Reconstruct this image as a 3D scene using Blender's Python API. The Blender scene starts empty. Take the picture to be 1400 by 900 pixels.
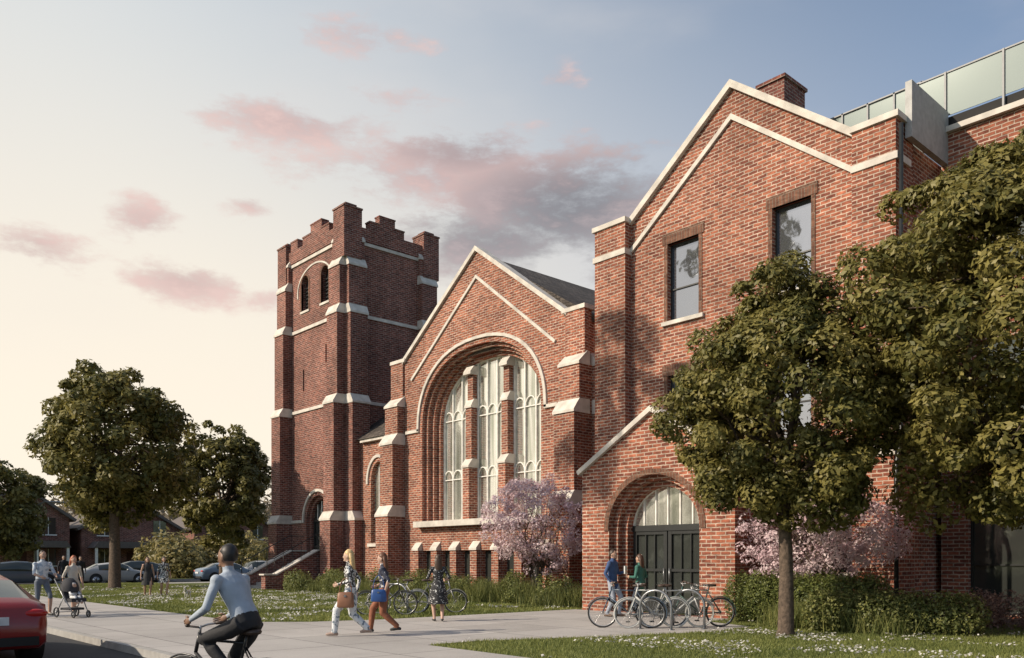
import bpy, bmesh, math, random
import numpy as np
from mathutils import Vector, Matrix, Quaternion
from mathutils.geometry import tessellate_polygon
rad=math.radians
random.seed(7); RNG=np.random.default_rng(7)
scene=bpy.context.scene
COL=scene.collection

# ------------------------------------------------------------ materials
def mat_new(name):
    m=bpy.data.materials.new(name); m.use_nodes=True
    nt=m.node_tree; b=nt.nodes["Principled BSDF"]
    return m,nt,b
def N(nt,t,**k):
    n=nt.nodes.new(t)
    for a,v in k.items():
        if a.startswith('_'): setattr(n,a[1:],v)
    return n
def L(nt,a,b): nt.links.new(a,b)
def simple(name,col,rough=.6,metal=0,var=.15,scale=6,bump=0,spec=.5):
    m,nt,b=mat_new(name)
    b.inputs['Roughness'].default_value=rough; b.inputs['Metallic'].default_value=metal
    b.inputs['Specular IOR Level'].default_value=spec
    g=N(nt,'ShaderNodeNewGeometry'); no=N(nt,'ShaderNodeTexNoise'); no.inputs['Scale'].default_value=scale; no.inputs['Detail'].default_value=5
    L(nt,g.outputs['Position'],no.inputs['Vector'])
    r=N(nt,'ShaderNodeValToRGB'); r.color_ramp.elements[0].position=.3; r.color_ramp.elements[1].position=.7
    r.color_ramp.elements[0].color=[c*(1-var) for c in col]+[1]; r.color_ramp.elements[1].color=[min(1,c*(1+var)) for c in col]+[1]
    L(nt,no.outputs['Fac'],r.inputs['Fac']); L(nt,r.outputs['Color'],b.inputs['Base Color'])
    if bump:
        bp=N(nt,'ShaderNodeBump'); bp.inputs['Strength'].default_value=bump; bp.inputs['Distance'].default_value=.02
        L(nt,no.outputs['Fac'],bp.inputs['Height']); L(nt,bp.outputs['Normal'],b.inputs['Normal'])
    return m
def brick_mat(name,c1,c2,mortar,bw=.30,rh=.105,ms=.014,stain=.42):
    m,nt,b=mat_new(name)
    g=N(nt,'ShaderNodeNewGeometry')
    sp=N(nt,'ShaderNodeSeparateXYZ'); L(nt,g.outputs['Position'],sp.inputs[0])
    sn=N(nt,'ShaderNodeSeparateXYZ'); L(nt,g.outputs['True Normal'],sn.inputs[0])
    ax=N(nt,'ShaderNodeMath',_operation='ABSOLUTE'); L(nt,sn.outputs[0],ax.inputs[0])
    ay=N(nt,'ShaderNodeMath',_operation='ABSOLUTE'); L(nt,sn.outputs[1],ay.inputs[0])
    gt=N(nt,'ShaderNodeMath',_operation='GREATER_THAN'); L(nt,ax.outputs[0],gt.inputs[0]); L(nt,ay.outputs[0],gt.inputs[1])
    mx=N(nt,'ShaderNodeMix'); L(nt,gt.outputs[0],mx.inputs[0]); L(nt,sp.outputs[0],mx.inputs[2]); L(nt,sp.outputs[1],mx.inputs[3])
    cb=N(nt,'ShaderNodeCombineXYZ'); L(nt,mx.outputs[0],cb.inputs[0]); L(nt,sp.outputs[2],cb.inputs[1])
    nw=N(nt,'ShaderNodeTexNoise'); nw.inputs['Scale'].default_value=6; L(nt,cb.outputs[0],nw.inputs['Vector'])
    wv=N(nt,'ShaderNodeVectorMath',_operation='MULTIPLY_ADD'); L(nt,nw.outputs['Color'],wv.inputs[0]); wv.inputs[1].default_value=(.035,.035,0); L(nt,cb.outputs[0],wv.inputs[2])
    br=N(nt,'ShaderNodeTexBrick'); L(nt,wv.outputs[0],br.inputs['Vector'])
    br.inputs['Scale'].default_value=1; br.inputs['Brick Width'].default_value=bw; br.inputs['Row Height'].default_value=rh
    br.inputs['Mortar Size'].default_value=ms; br.inputs['Mortar Smooth'].default_value=.2; br.inputs['Bias'].default_value=-.05
    br.inputs['Color1'].default_value=(*c1,1); br.inputs['Color2'].default_value=(*c2,1); br.inputs['Mortar'].default_value=(*mortar,1)
    n2=N(nt,'ShaderNodeTexNoise'); n2.inputs['Scale'].default_value=.35; n2.inputs['Detail'].default_value=7; n2.inputs['Roughness'].default_value=.65
    L(nt,g.outputs['Position'],n2.inputs['Vector'])
    r2=N(nt,'ShaderNodeMapRange'); r2.inputs[1].default_value=.3; r2.inputs[2].default_value=.7; r2.inputs[3].default_value=1-stain; r2.inputs[4].default_value=1.2
    L(nt,n2.outputs['Fac'],r2.inputs[0])
    n3=N(nt,'ShaderNodeTexNoise'); n3.inputs['Scale'].default_value=6; n3.inputs['Detail'].default_value=3; n3.inputs['Roughness'].default_value=.7
    ms3=N(nt,'ShaderNodeVectorMath',_operation='MULTIPLY'); ms3.inputs[1].default_value=(.6,1.7,1); L(nt,cb.outputs[0],ms3.inputs[0]); L(nt,ms3.outputs[0],n3.inputs['Vector'])
    r3=N(nt,'ShaderNodeMapRange'); r3.inputs[1].default_value=.3; r3.inputs[2].default_value=.7; r3.inputs[3].default_value=.5; r3.inputs[4].default_value=1.5
    L(nt,n3.outputs['Fac'],r3.inputs[0])
    mm=N(nt,'ShaderNodeMath',_operation='MULTIPLY'); L(nt,r2.outputs[0],mm.inputs[0]); L(nt,r3.outputs[0],mm.inputs[1])
    vm=N(nt,'ShaderNodeVectorMath',_operation='SCALE'); L(nt,br.outputs['Color'],vm.inputs[0]); L(nt,mm.outputs[0],vm.inputs['Scale'])
    L(nt,vm.outputs[0],b.inputs['Base Color'])
    b.inputs['Roughness'].default_value=.85; b.inputs['Specular IOR Level'].default_value=.25
    bp=N(nt,'ShaderNodeBump'); bp.inputs['Strength'].default_value=.8; bp.inputs['Distance'].default_value=.03; bp.invert=True
    L(nt,br.outputs['Fac'],bp.inputs['Height']); L(nt,bp.outputs['Normal'],b.inputs['Normal'])
    return m
M={}
M['brick']=brick_mat('red_brick',(.37,.125,.07),(.165,.05,.034),(.48,.37,.29),ms=.016)
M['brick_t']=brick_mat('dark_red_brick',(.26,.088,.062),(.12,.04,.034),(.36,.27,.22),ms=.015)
M['brick_tan']=brick_mat('tan_brick',(.20,.095,.06),(.13,.06,.04),(.22,.16,.12),bw=.1,rh=.4,ms=.012)
M['stone']=simple('limestone',(.56,.52,.46),.85,var=.22,scale=2.5,bump=.3)
M['roof']=brick_mat('shingle_roof',(.12,.10,.082),(.065,.055,.048),(.035,.03,.027),bw=.35,rh=.14,ms=.012)
M['frame']=simple('dark_frame',(.018,.02,.02),.4)
M['wframe']=simple('white_frame',(.76,.75,.70),.5)
M['metal']=simple('grey_metal',(.28,.29,.30),.35,.8)
M['rail']=simple('rail_grey',(.22,.225,.23),.5)
M['conc_fin']=simple('light_panel',(.36,.36,.35),.6)
M['dark']=simple('dark_void',(.012,.011,.010),.8)
def glass_mat(name,base,metal,rough,curtain=None):
    m,nt,b=mat_new(name)
    b.inputs['Metallic'].default_value=metal; b.inputs['Roughness'].default_value=rough
    g=N(nt,'ShaderNodeNewGeometry')
    no=N(nt,'ShaderNodeTexNoise'); no.inputs['Scale'].default_value=1.2; no.inputs['Detail'].default_value=2; L(nt,g.outputs['Position'],no.inputs['Vector'])
    bp=N(nt,'ShaderNodeBump'); bp.inputs['Strength'].default_value=.12; bp.inputs['Distance'].default_value=.05
    L(nt,no.outputs['Fac'],bp.inputs['Height']); L(nt,bp.outputs['Normal'],b.inputs['Normal'])
    if curtain:
        mp=N(nt,'ShaderNodeVectorMath',_operation='MULTIPLY'); mp.inputs[1].default_value=(1,5,.35); L(nt,g.outputs['Position'],mp.inputs[0])
        w=N(nt,'ShaderNodeTexNoise'); w.inputs['Scale'].default_value=.9; w.inputs['Detail'].default_value=4; L(nt,mp.outputs[0],w.inputs['Vector'])
        r=N(nt,'ShaderNodeValToRGB'); r.color_ramp.elements[0].position=.33; r.color_ramp.elements[1].position=.62
        r.color_ramp.elements[0].color=(*base,1); r.color_ramp.elements[1].color=(*curtain,1)
        L(nt,w.outputs['Fac'],r.inputs['Fac']); L(nt,r.outputs['Color'],b.inputs['Base Color'])
    else: b.inputs['Base Color'].default_value=(*base,1)
    return m
M['glass']=glass_mat('window_glass',(.36,.38,.42),.85,.03)
M['glass_ch']=glass_mat('church_glass',(.46,.48,.40),.75,.07,(.88,.87,.80))
M['glass_dk']=glass_mat('dark_glass',(.10,.11,.10),.65,.05)
m,nt,b=mat_new('balustrade_glass'); b.inputs['Base Color'].default_value=(.25,.29,.27,1); b.inputs['Roughness'].default_value=.08; b.inputs['Metallic'].default_value=.3; M['glass_rail']=m
def ground_mat(name,cols,scale,rough=.9,bump=.4,fine=40):
    m,nt,b=mat_new(name); b.inputs['Roughness'].default_value=rough; b.inputs['Specular IOR Level'].default_value=.2
    g=N(nt,'ShaderNodeNewGeometry')
    n1=N(nt,'ShaderNodeTexNoise'); n1.inputs['Scale'].default_value=scale; n1.inputs['Detail'].default_value=8; n1.inputs['Roughness'].default_value=.7; L(nt,g.outputs['Position'],n1.inputs['Vector'])
    n2=N(nt,'ShaderNodeTexNoise'); n2.inputs['Scale'].default_value=fine; n2.inputs['Detail'].default_value=3; L(nt,g.outputs['Position'],n2.inputs['Vector'])
    ad=N(nt,'ShaderNodeMix'); ad.inputs[0].default_value=.4; L(nt,n1.outputs['Fac'],ad.inputs[2]); L(nt,n2.outputs['Fac'],ad.inputs[3])
    r=N(nt,'ShaderNodeValToRGB')
    while len(r.color_ramp.elements)<len(cols): r.color_ramp.elements.new(.5)
    for i,c in enumerate(cols):
        r.color_ramp.elements[i].position=.32+.36*i/(len(cols)-1); r.color_ramp.elements[i].color=(*c,1)
    L(nt,ad.outputs[0],r.inputs['Fac']); L(nt,r.outputs['Color'],b.inputs['Base Color'])
    bp=N(nt,'ShaderNodeBump'); bp.inputs['Strength'].default_value=bump; bp.inputs['Distance'].default_value=.02
    L(nt,n2.outputs['Fac'],bp.inputs['Height']); L(nt,bp.outputs['Normal'],b.inputs['Normal'])
    return m,nt,b,r
M['grass'],_,_,_=ground_mat('lawn',[(.045,.06,.015),(.09,.11,.03),(.14,.145,.045)],1.2)
M['asphalt'],_,_,_=ground_mat('asphalt',[(.035,.035,.038),(.05,.05,.052),(.065,.063,.062)],.8,bump=.3,fine=80)
m,nt,b,r=ground_mat('concrete_paving',[(.33,.315,.295),(.42,.40,.38),(.49,.47,.44)],.5,.75,.15,60)
g=N(nt,'ShaderNodeNewGeometry'); br=N(nt,'ShaderNodeTexBrick'); L(nt,g.outputs['Position'],br.inputs['Vector']); br.offset=0
br.inputs['Scale'].default_value=1; br.inputs['Brick Width'].default_value=1.95; br.inputs['Row Height'].default_value=1.9; br.inputs['Mortar Size'].default_value=.014
br.inputs['Color1'].default_value=(1,1,1,1); br.inputs['Color2'].default_value=(.84,.84,.84,1); br.inputs['Mortar'].default_value=(.3,.3,.3,1)
vm=N(nt,'ShaderNodeVectorMath',_operation='MULTIPLY'); L(nt,r.outputs['Color'],vm.inputs[0]); L(nt,br.outputs['Color'],vm.inputs[1]); L(nt,vm.outputs[0],b.inputs['Base Color'])
M['paving']=m
M['kerb']=simple('kerb_concrete',(.33,.32,.30),.85,var=.15,scale=5,bump=.2)
M['paint']=simple('road_paint',(.6,.6,.57),.7,scale=20)
M['soil']=simple('mulch',(.05,.035,.025),.95,var=.4,scale=25,bump=.5)
M['bark']=simple('bark',(.10,.072,.052),.95,var=.45,scale=14,bump=1)
def leaf_mat(name,trans=.25,rough=.5):
    m=bpy.data.materials.new(name); m.use_nodes=True; nt=m.node_tree; b=nt.nodes["Principled BSDF"]; out=nt.nodes["Material Output"]
    a=N(nt,'ShaderNodeAttribute'); a.attribute_name='col'
    L(nt,a.outputs['Color'],b.inputs['Base Color']); b.inputs['Roughness'].default_value=rough; b.inputs['Specular IOR Level'].default_value=.35
    t=N(nt,'ShaderNodeBsdfTranslucent'); L(nt,a.outputs['Color'],t.inputs['Color'])
    mx=N(nt,'ShaderNodeMixShader'); mx.inputs[0].default_value=trans; L(nt,b.outputs[0],mx.inputs[1]); L(nt,t.outputs[0],mx.inputs[2]); L(nt,mx.outputs[0],out.inputs['Surface'])
    return m
M['leaf']=leaf_mat('foliage',.3,.5); M['petal']=leaf_mat('blossom',.35,.6); M['blade']=leaf_mat('grass_blades',.3,.6)
def cmat(name,c,rough=.8,**k):
    key='c_'+name
    if key not in M: M[key]=simple(name,c,rough,**k)
    return M[key]

# ------------------------------------------------------------ builder
class MB:
    def __init__(s): s.v=[]; s.f=[]; s.m=[]; s.mats=[]; s.sm=[]
    def mi(s,mat):
        if mat not in s.mats: s.mats.append(mat)
        return s.mats.index(mat)
    def add(s,vs,fs,mat,smooth=False):
        o=len(s.v); s.v+= [tuple(v) for v in vs]; i=s.mi(mat)
        for f in fs: s.f.append(tuple(a+o for a in f)); s.m.append(i); s.sm.append(smooth)
    def box(s,a,b,mat):
        x0,y0,z0=a; x1,y1,z1=b
        vs=[(x0,y0,z0),(x1,y0,z0),(x1,y1,z0),(x0,y1,z0),(x0,y0,z1),(x1,y0,z1),(x1,y1,z1),(x0,y1,z1)]
        s.add(vs,[(0,3,2,1),(4,5,6,7),(0,1,5,4),(1,2,6,5),(2,3,7,6),(3,0,4,7)],mat)
    def prism(s,poly,axis,w0,w1,mat,holes=(),mat_side=None):
        def P(p,w):
            u,v=p
            return (w,u,v) if axis=='x' else ((u,w,v) if axis=='y' else (u,v,w))
        loops=[list(poly)]+[list(h) for h in holes]
        tris=tessellate_polygon([[Vector((p[0],p[1],0)) for p in l] for l in loops])
        flat=[p for l in loops for p in l]
        n=len(flat)
        vs=[P(p,w0) for p in flat]+[P(p,w1) for p in flat]
        fs=[tuple(t) for t in tris]+[tuple(i+n for i in reversed(t)) for t in tris]
        s.add(vs,fs,mat)
        o=0; sd=[]
        for l in loops:
            k=len(l)
            for i in range(k):
                j=(i+1)%k; sd.append((o+i,o+j,o+j+n,o+i+n))
            o+=k
        s.add(vs,sd,mat_side or mat)
    def band(s,pts,t,axis,w0,w1,mat):
        n=len(pts); offs=[]
        for i in range(n):
            ds=[]
            if i>0: ds.append((Vector(pts[i])-Vector(pts[i-1])).normalized())
            if i<n-1: ds.append((Vector(pts[i+1])-Vector(pts[i])).normalized())
            nn=sum([Vector((d.y,-d.x)) for d in ds],Vector((0,0))).normalized()
            c=nn.dot(Vector((ds[0].y,-ds[0].x))); 
            offs.append(Vector(pts[i])+nn*(t/max(c,.4)))
        for i in range(n-1):
            s.prism([pts[i],pts[i+1],tuple(offs[i+1]),tuple(offs[i])],axis,w0,w1,mat)
    def tube(s,pts,rs,mat,seg=8,caps=True,smooth=True):
        pts=[Vector(p) for p in pts]
        if not hasattr(rs,'__len__'): rs=[rs]*len(pts)
        n=len(pts); vs=[]; ref=None
        for i,p in enumerate(pts):
            d=(pts[min(i+1,n-1)]-pts[max(i-1,0)])
            if d.length<1e-9: d=Vector((0,0,1))
            d.normalize()
            if ref is None: ref=d.orthogonal().normalized()
            ref=(ref-d*ref.dot(d))
            if ref.length<1e-6: ref=d.orthogonal()
            ref.normalize(); b=d.cross(ref)
            for k in range(seg):
                a=2*math.pi*k/seg; vs.append(p+(ref*math.cos(a)+b*math.sin(a))*rs[i])
        fs=[]
        for i in range(n-1):
            for k in range(seg):
                k2=(k+1)%seg; fs.append((i*seg+k,i*seg+k2,(i+1)*seg+k2,(i+1)*seg+k))
        if caps:
            fs.append(tuple(reversed(range(seg)))); fs.append(tuple((n-1)*seg+k for k in range(seg)))
        s.add(vs,fs,mat,smooth)
    def ell(s,c,r,mat,seg=14,rings=9,rot=None,fn=None):
        vs=[];fs=[]; c=Vector(c)
        for i in range(rings+1):
            th=math.pi*i/rings
            for k in range(seg):
                a=2*math.pi*k/seg
                p=Vector((math.sin(th)*math.cos(a),math.sin(th)*math.sin(a),math.cos(th)))
                if fn: p=fn(p)
                q=Vector((p.x*r[0],p.y*r[1],p.z*r[2]))
                if rot: q=rot@q
                vs.append(c+q)
        for i in range(rings):
            for k in range(seg):
                k2=(k+1)%seg
                fs.append((i*seg+k,(i+1)*seg+k,(i+1)*seg+k2,i*seg+k2))
        s.add(vs,fs,mat,True)
    def loft(s,rings,mat,caps=True,smooth=True):
        seg=len(rings[0]); vs=[v for r in rings for v in r]; fs=[]
        for i in range(len(rings)-1):
            for k in range(seg):
                k2=(k+1)%seg; fs.append((i*seg+k,i*seg+k2,(i+1)*seg+k2,(i+1)*seg+k))
        if caps: fs.append(tuple(reversed(range(seg)))); fs.append(tuple((len(rings)-1)*seg+k for k in range(seg)))
        s.add(vs,fs,mat,smooth)
    def torus(s,c,R,r,mat,axis='x',seg=36,sr=6):
        c=Vector(c); vs=[];fs=[]
        for i in range(seg):
            a=2*math.pi*i/seg
            for k in range(sr):
                b=2*math.pi*k/sr; rr=R+r*math.cos(b); h=r*math.sin(b)
                p=(h,rr*math.cos(a),rr*math.sin(a)) if axis=='x' else ((rr*math.cos(a),rr*math.sin(a),h) if axis=='z' else (rr*math.cos(a),h,rr*math.sin(a)))
                vs.append(c+Vector(p))
        for i in range(seg):
            i2=(i+1)%seg
            for k in range(sr):
                k2=(k+1)%sr; fs.append((i*sr+k,i2*sr+k,i2*sr+k2,i*sr+k2))
        s.add(vs,fs,mat,True)
    def obj(s,name,parent=None,fix=True,loc=None,rotz=0,merge=False):
        me=bpy.data.meshes.new(name); me.from_pydata(s.v,[],s.f)
        for m in s.mats: me.materials.append(m)
        me.polygons.foreach_set('material_index',s.m); me.polygons.foreach_set('use_smooth',s.sm)
        if fix:
            bm=bmesh.new(); bm.from_mesh(me)
            if merge: bmesh.ops.remove_doubles(bm,verts=bm.verts,dist=1e-4)
            bmesh.ops.recalc_face_normals(bm,faces=bm.faces); bm.to_mesh(me); bm.free()
        me.update()
        o=bpy.data.objects.new(name,me); COL.objects.link(o)
        if parent: o.parent=parent
        if loc: o.location=loc
        o.rotation_euler=(0,0,rotz)
        return o
def empty(name,loc=(0,0,0),rotz=0,scale=1):
    e=bpy.data.objects.new(name,None); COL.objects.link(e); e.location=loc; e.rotation_euler=(0,0,rotz); e.scale=(scale,)*3; e.empty_display_size=.3
    return e
def hz(dx,dy): return math.atan2(-dx,dy)

def arch(c,hw,z0,zs,rise,n=24,p=2.0):
    pts=[(c-hw,z0)]
    for i in range(n+1):
        a=math.pi*(1-i/n)
        ca,sa=math.cos(a),math.sin(a)
        pts.append((c+hw*math.copysign(abs(ca)**(2/p),ca),zs+rise*abs(sa)**(2/p)))
    pts.append((c+hw,z0)); return pts
def arch_ring(mb,mat,c,ho,ro,hi,ri,z0,zs,axis,w0,w1,p=2.0):
    o=arch(c,ho,z0,zs,ro,p=p); i=arch(c,hi,z0,zs,ri,p=p)
    for k in range(len(o)-1):
        mb.prism([o[k],o[k+1],i[k+1],i[k]],axis,w0,w1,mat)
def rect(u0,u1,v0,v1): return [(u0,v0),(u1,v0),(u1,v1),(u0,v1)]

def buttress(mb,face,u0,u1,wf,stages,brick,cap=.42):
    st=M['stone']
    for i,(z0,z1,p) in enumerate(stages):
        pn=stages[i+1][2] if i+1<len(stages) else 0
        sg=-1 if face in('-x','-y') else 1
        a=wf-sg*.3; bb=wf+sg*p
        if face[1]=='x': mb.box((min(a,bb),u0,z0),(max(a,bb),u1,z1),brick)
        else: mb.box((u0,min(a,bb),z0),(u1,max(a,bb),z1),brick)
        prof=[(wf-sg*.12,z1-.03),(wf+sg*(p+.05),z1-.03),(wf+sg*(p+.05),z1+.07),(wf+sg*(pn+.015),z1+cap),(wf-sg*.12,z1+cap)]
        mb.prism(prof,'y' if face[1]=='x' else 'x',u0-.035,u1+.035,st)

# ============================================================ MAIN BUILDING (right gable)
def window(mb,u0,u1,z0,z1,x,mull=True,gm='glass',d=.22):
    mb.box((x+d,u0,z0),(x+d+.02,u1,z1),M[gm])
    f=M['frame']; t=.06
    mb.box((x+d-.06,u0,z0),(x+d-.005,u0+t,z1),f); mb.box((x+d-.06,u1-t,z0),(x+d-.005,u1,z1),f)
    mb.box((x+d-.06,u0+t,z0),(x+d-.005,u1-t,z0+t),f); mb.box((x+d-.06,u0+t,z1-t),(x+d-.005,u1-t,z1),f)
    if mull:
        zm=z0+(z1-z0)*.42; mb.box((x+d-.05,u0+t,zm-.02),(x+d-.007,u1-t,zm+.02),f)
E=empty('brick_apartment_building')
mb=MB(); X1=21.9; B=M['brick']; S=M['stone']
wins=[(15.55,16.75,9.2,11.7),(11.8,13.0,9.2,11.7),(15.55,16.75,5.0,7.45),(11.8,13.0,5.0,7.45),(10.2,11.4,1.2,3.4)]
poly=[(9.45,0),(19.55,0),(19.55,12.8),(18.2,12.8),(14.35,15.78),(10.5,12.8),(9.45,12.8)]
mb.prism(poly,'x',X1,X1+.4,B,[rect(a,b_,c,d) for a,b_,c,d in wins])
mb.box((X1+.4,9.47,0),(45,9.8,12.6),B); mb.box((X1+.4,19.2,0),(45,19.53,12.6),B)
mb.obj('walls',E)
mb=MB()
for a,b_,c,d in wins: 
    window(mb,a,b_,c,d,X1)
mb.obj('windows',E)
mb=MB()
for a,b_,c,d in wins:
    mb.box((X1-.03,a-.2,d),(X1+.1,b_+.2,d+.34),M['brick_tan'])
    mb.box((X1-.02,a-.13,c),(X1+.1,a-.003,d-.003),M['brick_tan']); mb.box((X1-.02,b_+.003,c),(X1+.1,b_+.13,d-.003),M['brick_tan'])
mb.obj('window_surrounds',E)
mb=MB()
for a,b_,c,d in wins: mb.box((X1-.1,a-.2,c-.13),(X1+.18,b_+.2,c-.004),S)
g=[(18.35,12.9),(14.35,15.97),(10.35,12.9)]
mb.band(g[::-1],.19,'x',X1-.14,X1+.5,S)
mb.band([(10.42,11.93),(14.35,14.96),(18.28,11.93)],.14,'x',X1-.08,X1+.1,S)
for a,b_ in((9.28,10.47),(18.25,19.65)):
    mb.box((X1-.40,a-.04,12.8),(X1+.75,b_+.04,12.96),S)
    mb.box((X1-.38,a-.02,11.74),(X1+.45,b_+.02,11.92),S)
mb.obj('stone_trim',E)
mb=MB()
mb.box((X1-.34,18.25,0),(X1+1.2,19.6,12.8),B)
mb.box((X1-.34,9.32,0),(X1+.7,10.47,12.8),B); mb.box((X1-.5,9.3,0),(X1+.75,10.3,4.2),B)
mb.obj('corner_piers',E)
mb=MB(); mb.prism([(-.5+X1,4.2),(X1-.56,4.2),(X1-.56,4.3),(X1-.34,4.55),(X1,4.55),(X1,4.2)],'y',9.25,10.35,S)
mb.obj('pier_offset',E)
mb=MB()
mb.prism([(18.9,12.4),(14.35,15.7),(9.8,12.4),(9.8,12.2),(18.9,12.2)],'x',X1+.41,45,M['roof'])
mb.obj('roof',E)
mb=MB(); mb.box((23.5,13.55,14),(24.75,14.45,16.35),M['brick_t']); mb.box((23.44,13.49,16.35),(24.81,14.51,16.45),M['brick_t']); mb.obj('chimney',E)
mb=MB(); mb.tube([(X1-.62,9.18,0),(X1-.62,9.18,4.0),(X1-.3,9.2,4.5),(X1-.3,9.2,12.6)],.055,M['frame']); mb.obj('downspout',E)
# vestibule
mb=MB(); XV=18.9; c=15.0
door=arch(c,1.62,0.02,2.45,1.5)
mb.prism([(12.3,0),(17.7,0),(17.7,4.2),(15.0,5.75),(12.3,4.2)],'x',XV,XV+.3,B,[door])
arch_ring(mb,B,c,1.7,1.58,1.45,1.36,0.0,2.45,'x',XV+.22,XV+.5)
arch_ring(mb,B,c,1.5,1.45,1.28,1.2,0.0,2.45,'x',XV+.45,XV+.8)
mb.box((XV+.3,12.32,0),(X1,12.6,4.15),B); mb.box((XV+.3,17.4,0),(X1,17.68,4.15),B)
mb.obj('vestibule_walls',E)
mb=MB(); arch_ring(mb,M['brick_tan'],c,1.80,1.67,1.63,1.51,2.4,2.45,'x',XV-.025,XV+.1); mb.obj('vestibule_arch',E)
mb=MB(); mb.band([(12.15,4.25),(15,5.9),(17.85,4.25)],.14,'x',XV-.12,XV+.35,S); mb.obj('vestibule_coping',E)
mb=MB(); mb.prism([(17.66,4.15),(15,5.7),(12.34,4.15)],'x',XV+.3,X1,M['roof']); mb.obj('vestibule_roof',E)
mb=MB(); xd=XV+.75; F=M['frame']
mb.prism(arch(c,1.3,2.5,2.5,1.2),'x',xd,xd+.03,M['glass_ch'])
mb.box((xd+.02,c-1.3,0),(xd+.06,c+1.3,2.5),M['glass_dk'])
arch_ring(mb,M['wframe'],c,1.3,1.2,1.25,1.15,2.5,2.5,'x',xd-.05,xd+.01)
for i in range(1,6):
    y=c-1.3+2.6*i/6; h=1.15*math.sqrt(1-((y-c)/1.3)**2)
    mb.box((xd-.04,y-.02,2.5),(xd-.005,y+.02,2.5+h),M['wframe'])
mb.box((xd-.08,c-1.3,2.38),(xd,c+1.3,2.55),F)
for s in(-1,1):
    y0,y1=(c-1.26,c-.02) if s<0 else (c+.02,c+1.26)
    for a,b_ in((y0,y0+.12),(y1-.12,y1)): mb.box((xd-.05,a,.02),(xd,b_,2.38),F)
    for za,zb in((.02,.45),(1.20,1.28),(2.28,2.38)): mb.box((xd-.048,y0+.12,za),(xd,y1-.12,zb),F)
    for k in(1,2): 
        y=y0+.12+(y1-y0-.24)*k/3; mb.box((xd-.04,y-.015,.45),(xd-.004,y+.015,2.28),F)
mb.tube([(xd-.1,c-.1,.9),(xd-.1,c-.1,1.3)],.015,M['metal']); mb.tube([(xd-.1,c+.1,.9),(xd-.1,c+.1,1.3)],.015,M['metal'])
mb.obj('entrance_doors',E)
# extension + penthouse
mb=MB(); XE=24.4
wh=[(6.6,8.6,.1,3.2),(2.0,5.6,.1,3.2),(7.0,8.4,5,7.4),(7.0,8.4,9,11.4),(3.0,4.4,5,7.4),(3.0,4.4,9,11.4)]
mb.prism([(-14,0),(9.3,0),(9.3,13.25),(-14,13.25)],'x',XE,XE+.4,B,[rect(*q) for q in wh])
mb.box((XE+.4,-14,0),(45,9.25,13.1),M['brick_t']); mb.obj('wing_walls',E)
mb=MB()
for a,b_,c1,d in wh: window(mb,a,b_,c1,d,XE,gm='glass_dk')
mb.obj('wing_windows',E)
mb=MB(); mb.box((XE-.15,-14,13.25),(XE+.5,9.35,13.40),S); mb.obj('wing_coping',E)
mb=MB(); RL=M['rail']
mb.box((XE+.1,-14,13.40),(XE+.16,9.9,13.75),M['dark'])
mb.box((XE+.05,-14,13.78),(XE+.07,9.9,14.95),M['glass_rail']); mb.box((XE+.02,-14,14.95),(XE+.1,9.9,14.99),RL)
y=-14
while y<9.95: mb.box((XE,y-.025,13.40),(XE+.12,y+.025,14.99),RL); y+=1.45
mb.box((XE+.85,10.1,13.2),(XE+.87,13.4,15.40),M['glass_rail']); mb.box((XE+.8,10.1,15.40),(XE+.92,13.4,15.44),RL)
for y in(10.15,10.95,11.75,12.55,13.35): mb.box((XE+.8,y-.025,12.4),(XE+.92,y+.025,15.44),RL)
mb.obj('glass_balustrade',E)
mb=MB(); mb.box((22.05,9.12,12.4),(XE+.02,9.29,13.85),M['conc_fin']); mb.box((XE+5,-14,13.2),(XE+14,12,14.3),M['conc_fin']); mb.obj('penthouse_walls',E)
mb=MB(); mb.box((25,19.5,0),(26,21.6,10.5),M['brick_t']); mb.obj('link_wall',E)

# ============================================================ CHURCH
E=empty('brick_church')
X2=23.0; c=27.7
mb=MB(); BT=M['brick']
poly=[(21.4,0),(34.0,0),(34.0,10.9),(33.0,10.9),(27.7,14.75),(22.4,10.9),(21.4,10.9)]
op=arch(c,3.95,3.3,7.6,3.15,p=2.25)
bas=[rect(y-.42,y+.42,.35,1.95) for y in(24.2,25.6,27.0,28.4,29.8,31.2)]
mb.prism(poly,'x',X2,X2+.35,BT,[op]+bas)
mb.box((X2+.35,21.45,0),(45,21.8,10.6),BT); mb.box((X2+.35,33.6,0),(45,33.95,10.6),BT)
arch_ring(mb,BT,c,4.0,3.2,3.78,3.0,3.3,7.6,'x',X2+.2,X2+.5,p=2.25)
arch_ring(mb,BT,c,3.85,3.06,3.6,2.86,3.3,7.6,'x',X2+.42,X2+.72,p=2.25)
arch_ring(mb,BT,c,3.7,2.95,3.42,2.7,3.3,7.6,'x',X2+.65,X2+1.0,p=2.25)
mb.obj('transept_walls',E)
mb=MB()
mb.prism([(34.1,10.7),(27.7,14.65),(21.3,10.7),(21.3,10.5),(34.1,10.5)],'x',X2+.36,46,M['roof'])
mb.obj('transept_roof',E)
mb=MB()
mb.band([(22.2,10.96),(27.7,14.95),(33.2,10.96)],.17,'x',X2-.12,X2+.42,S)
mb.band([(22.9,10.0),(27.7,13.72),(32.5,10.0)],.12,'x',X2-.07,X2+.1,S)
arch_ring(mb,S,c,4.30,3.50,4.16,3.37,7.5,7.6,'x',X2-.08,X2+.1,p=2.25)
mb.box((X2-.08,c-4.9,7.45),(X2+.1,c-4.162,7.59),S); mb.box((X2-.08,c+4.162,7.45),(X2+.1,c+5.2,7.59),S)
mb.box((X2-.38,c-4.15,3.02),(X2+.95,c+4.15,3.28),S)
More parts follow.
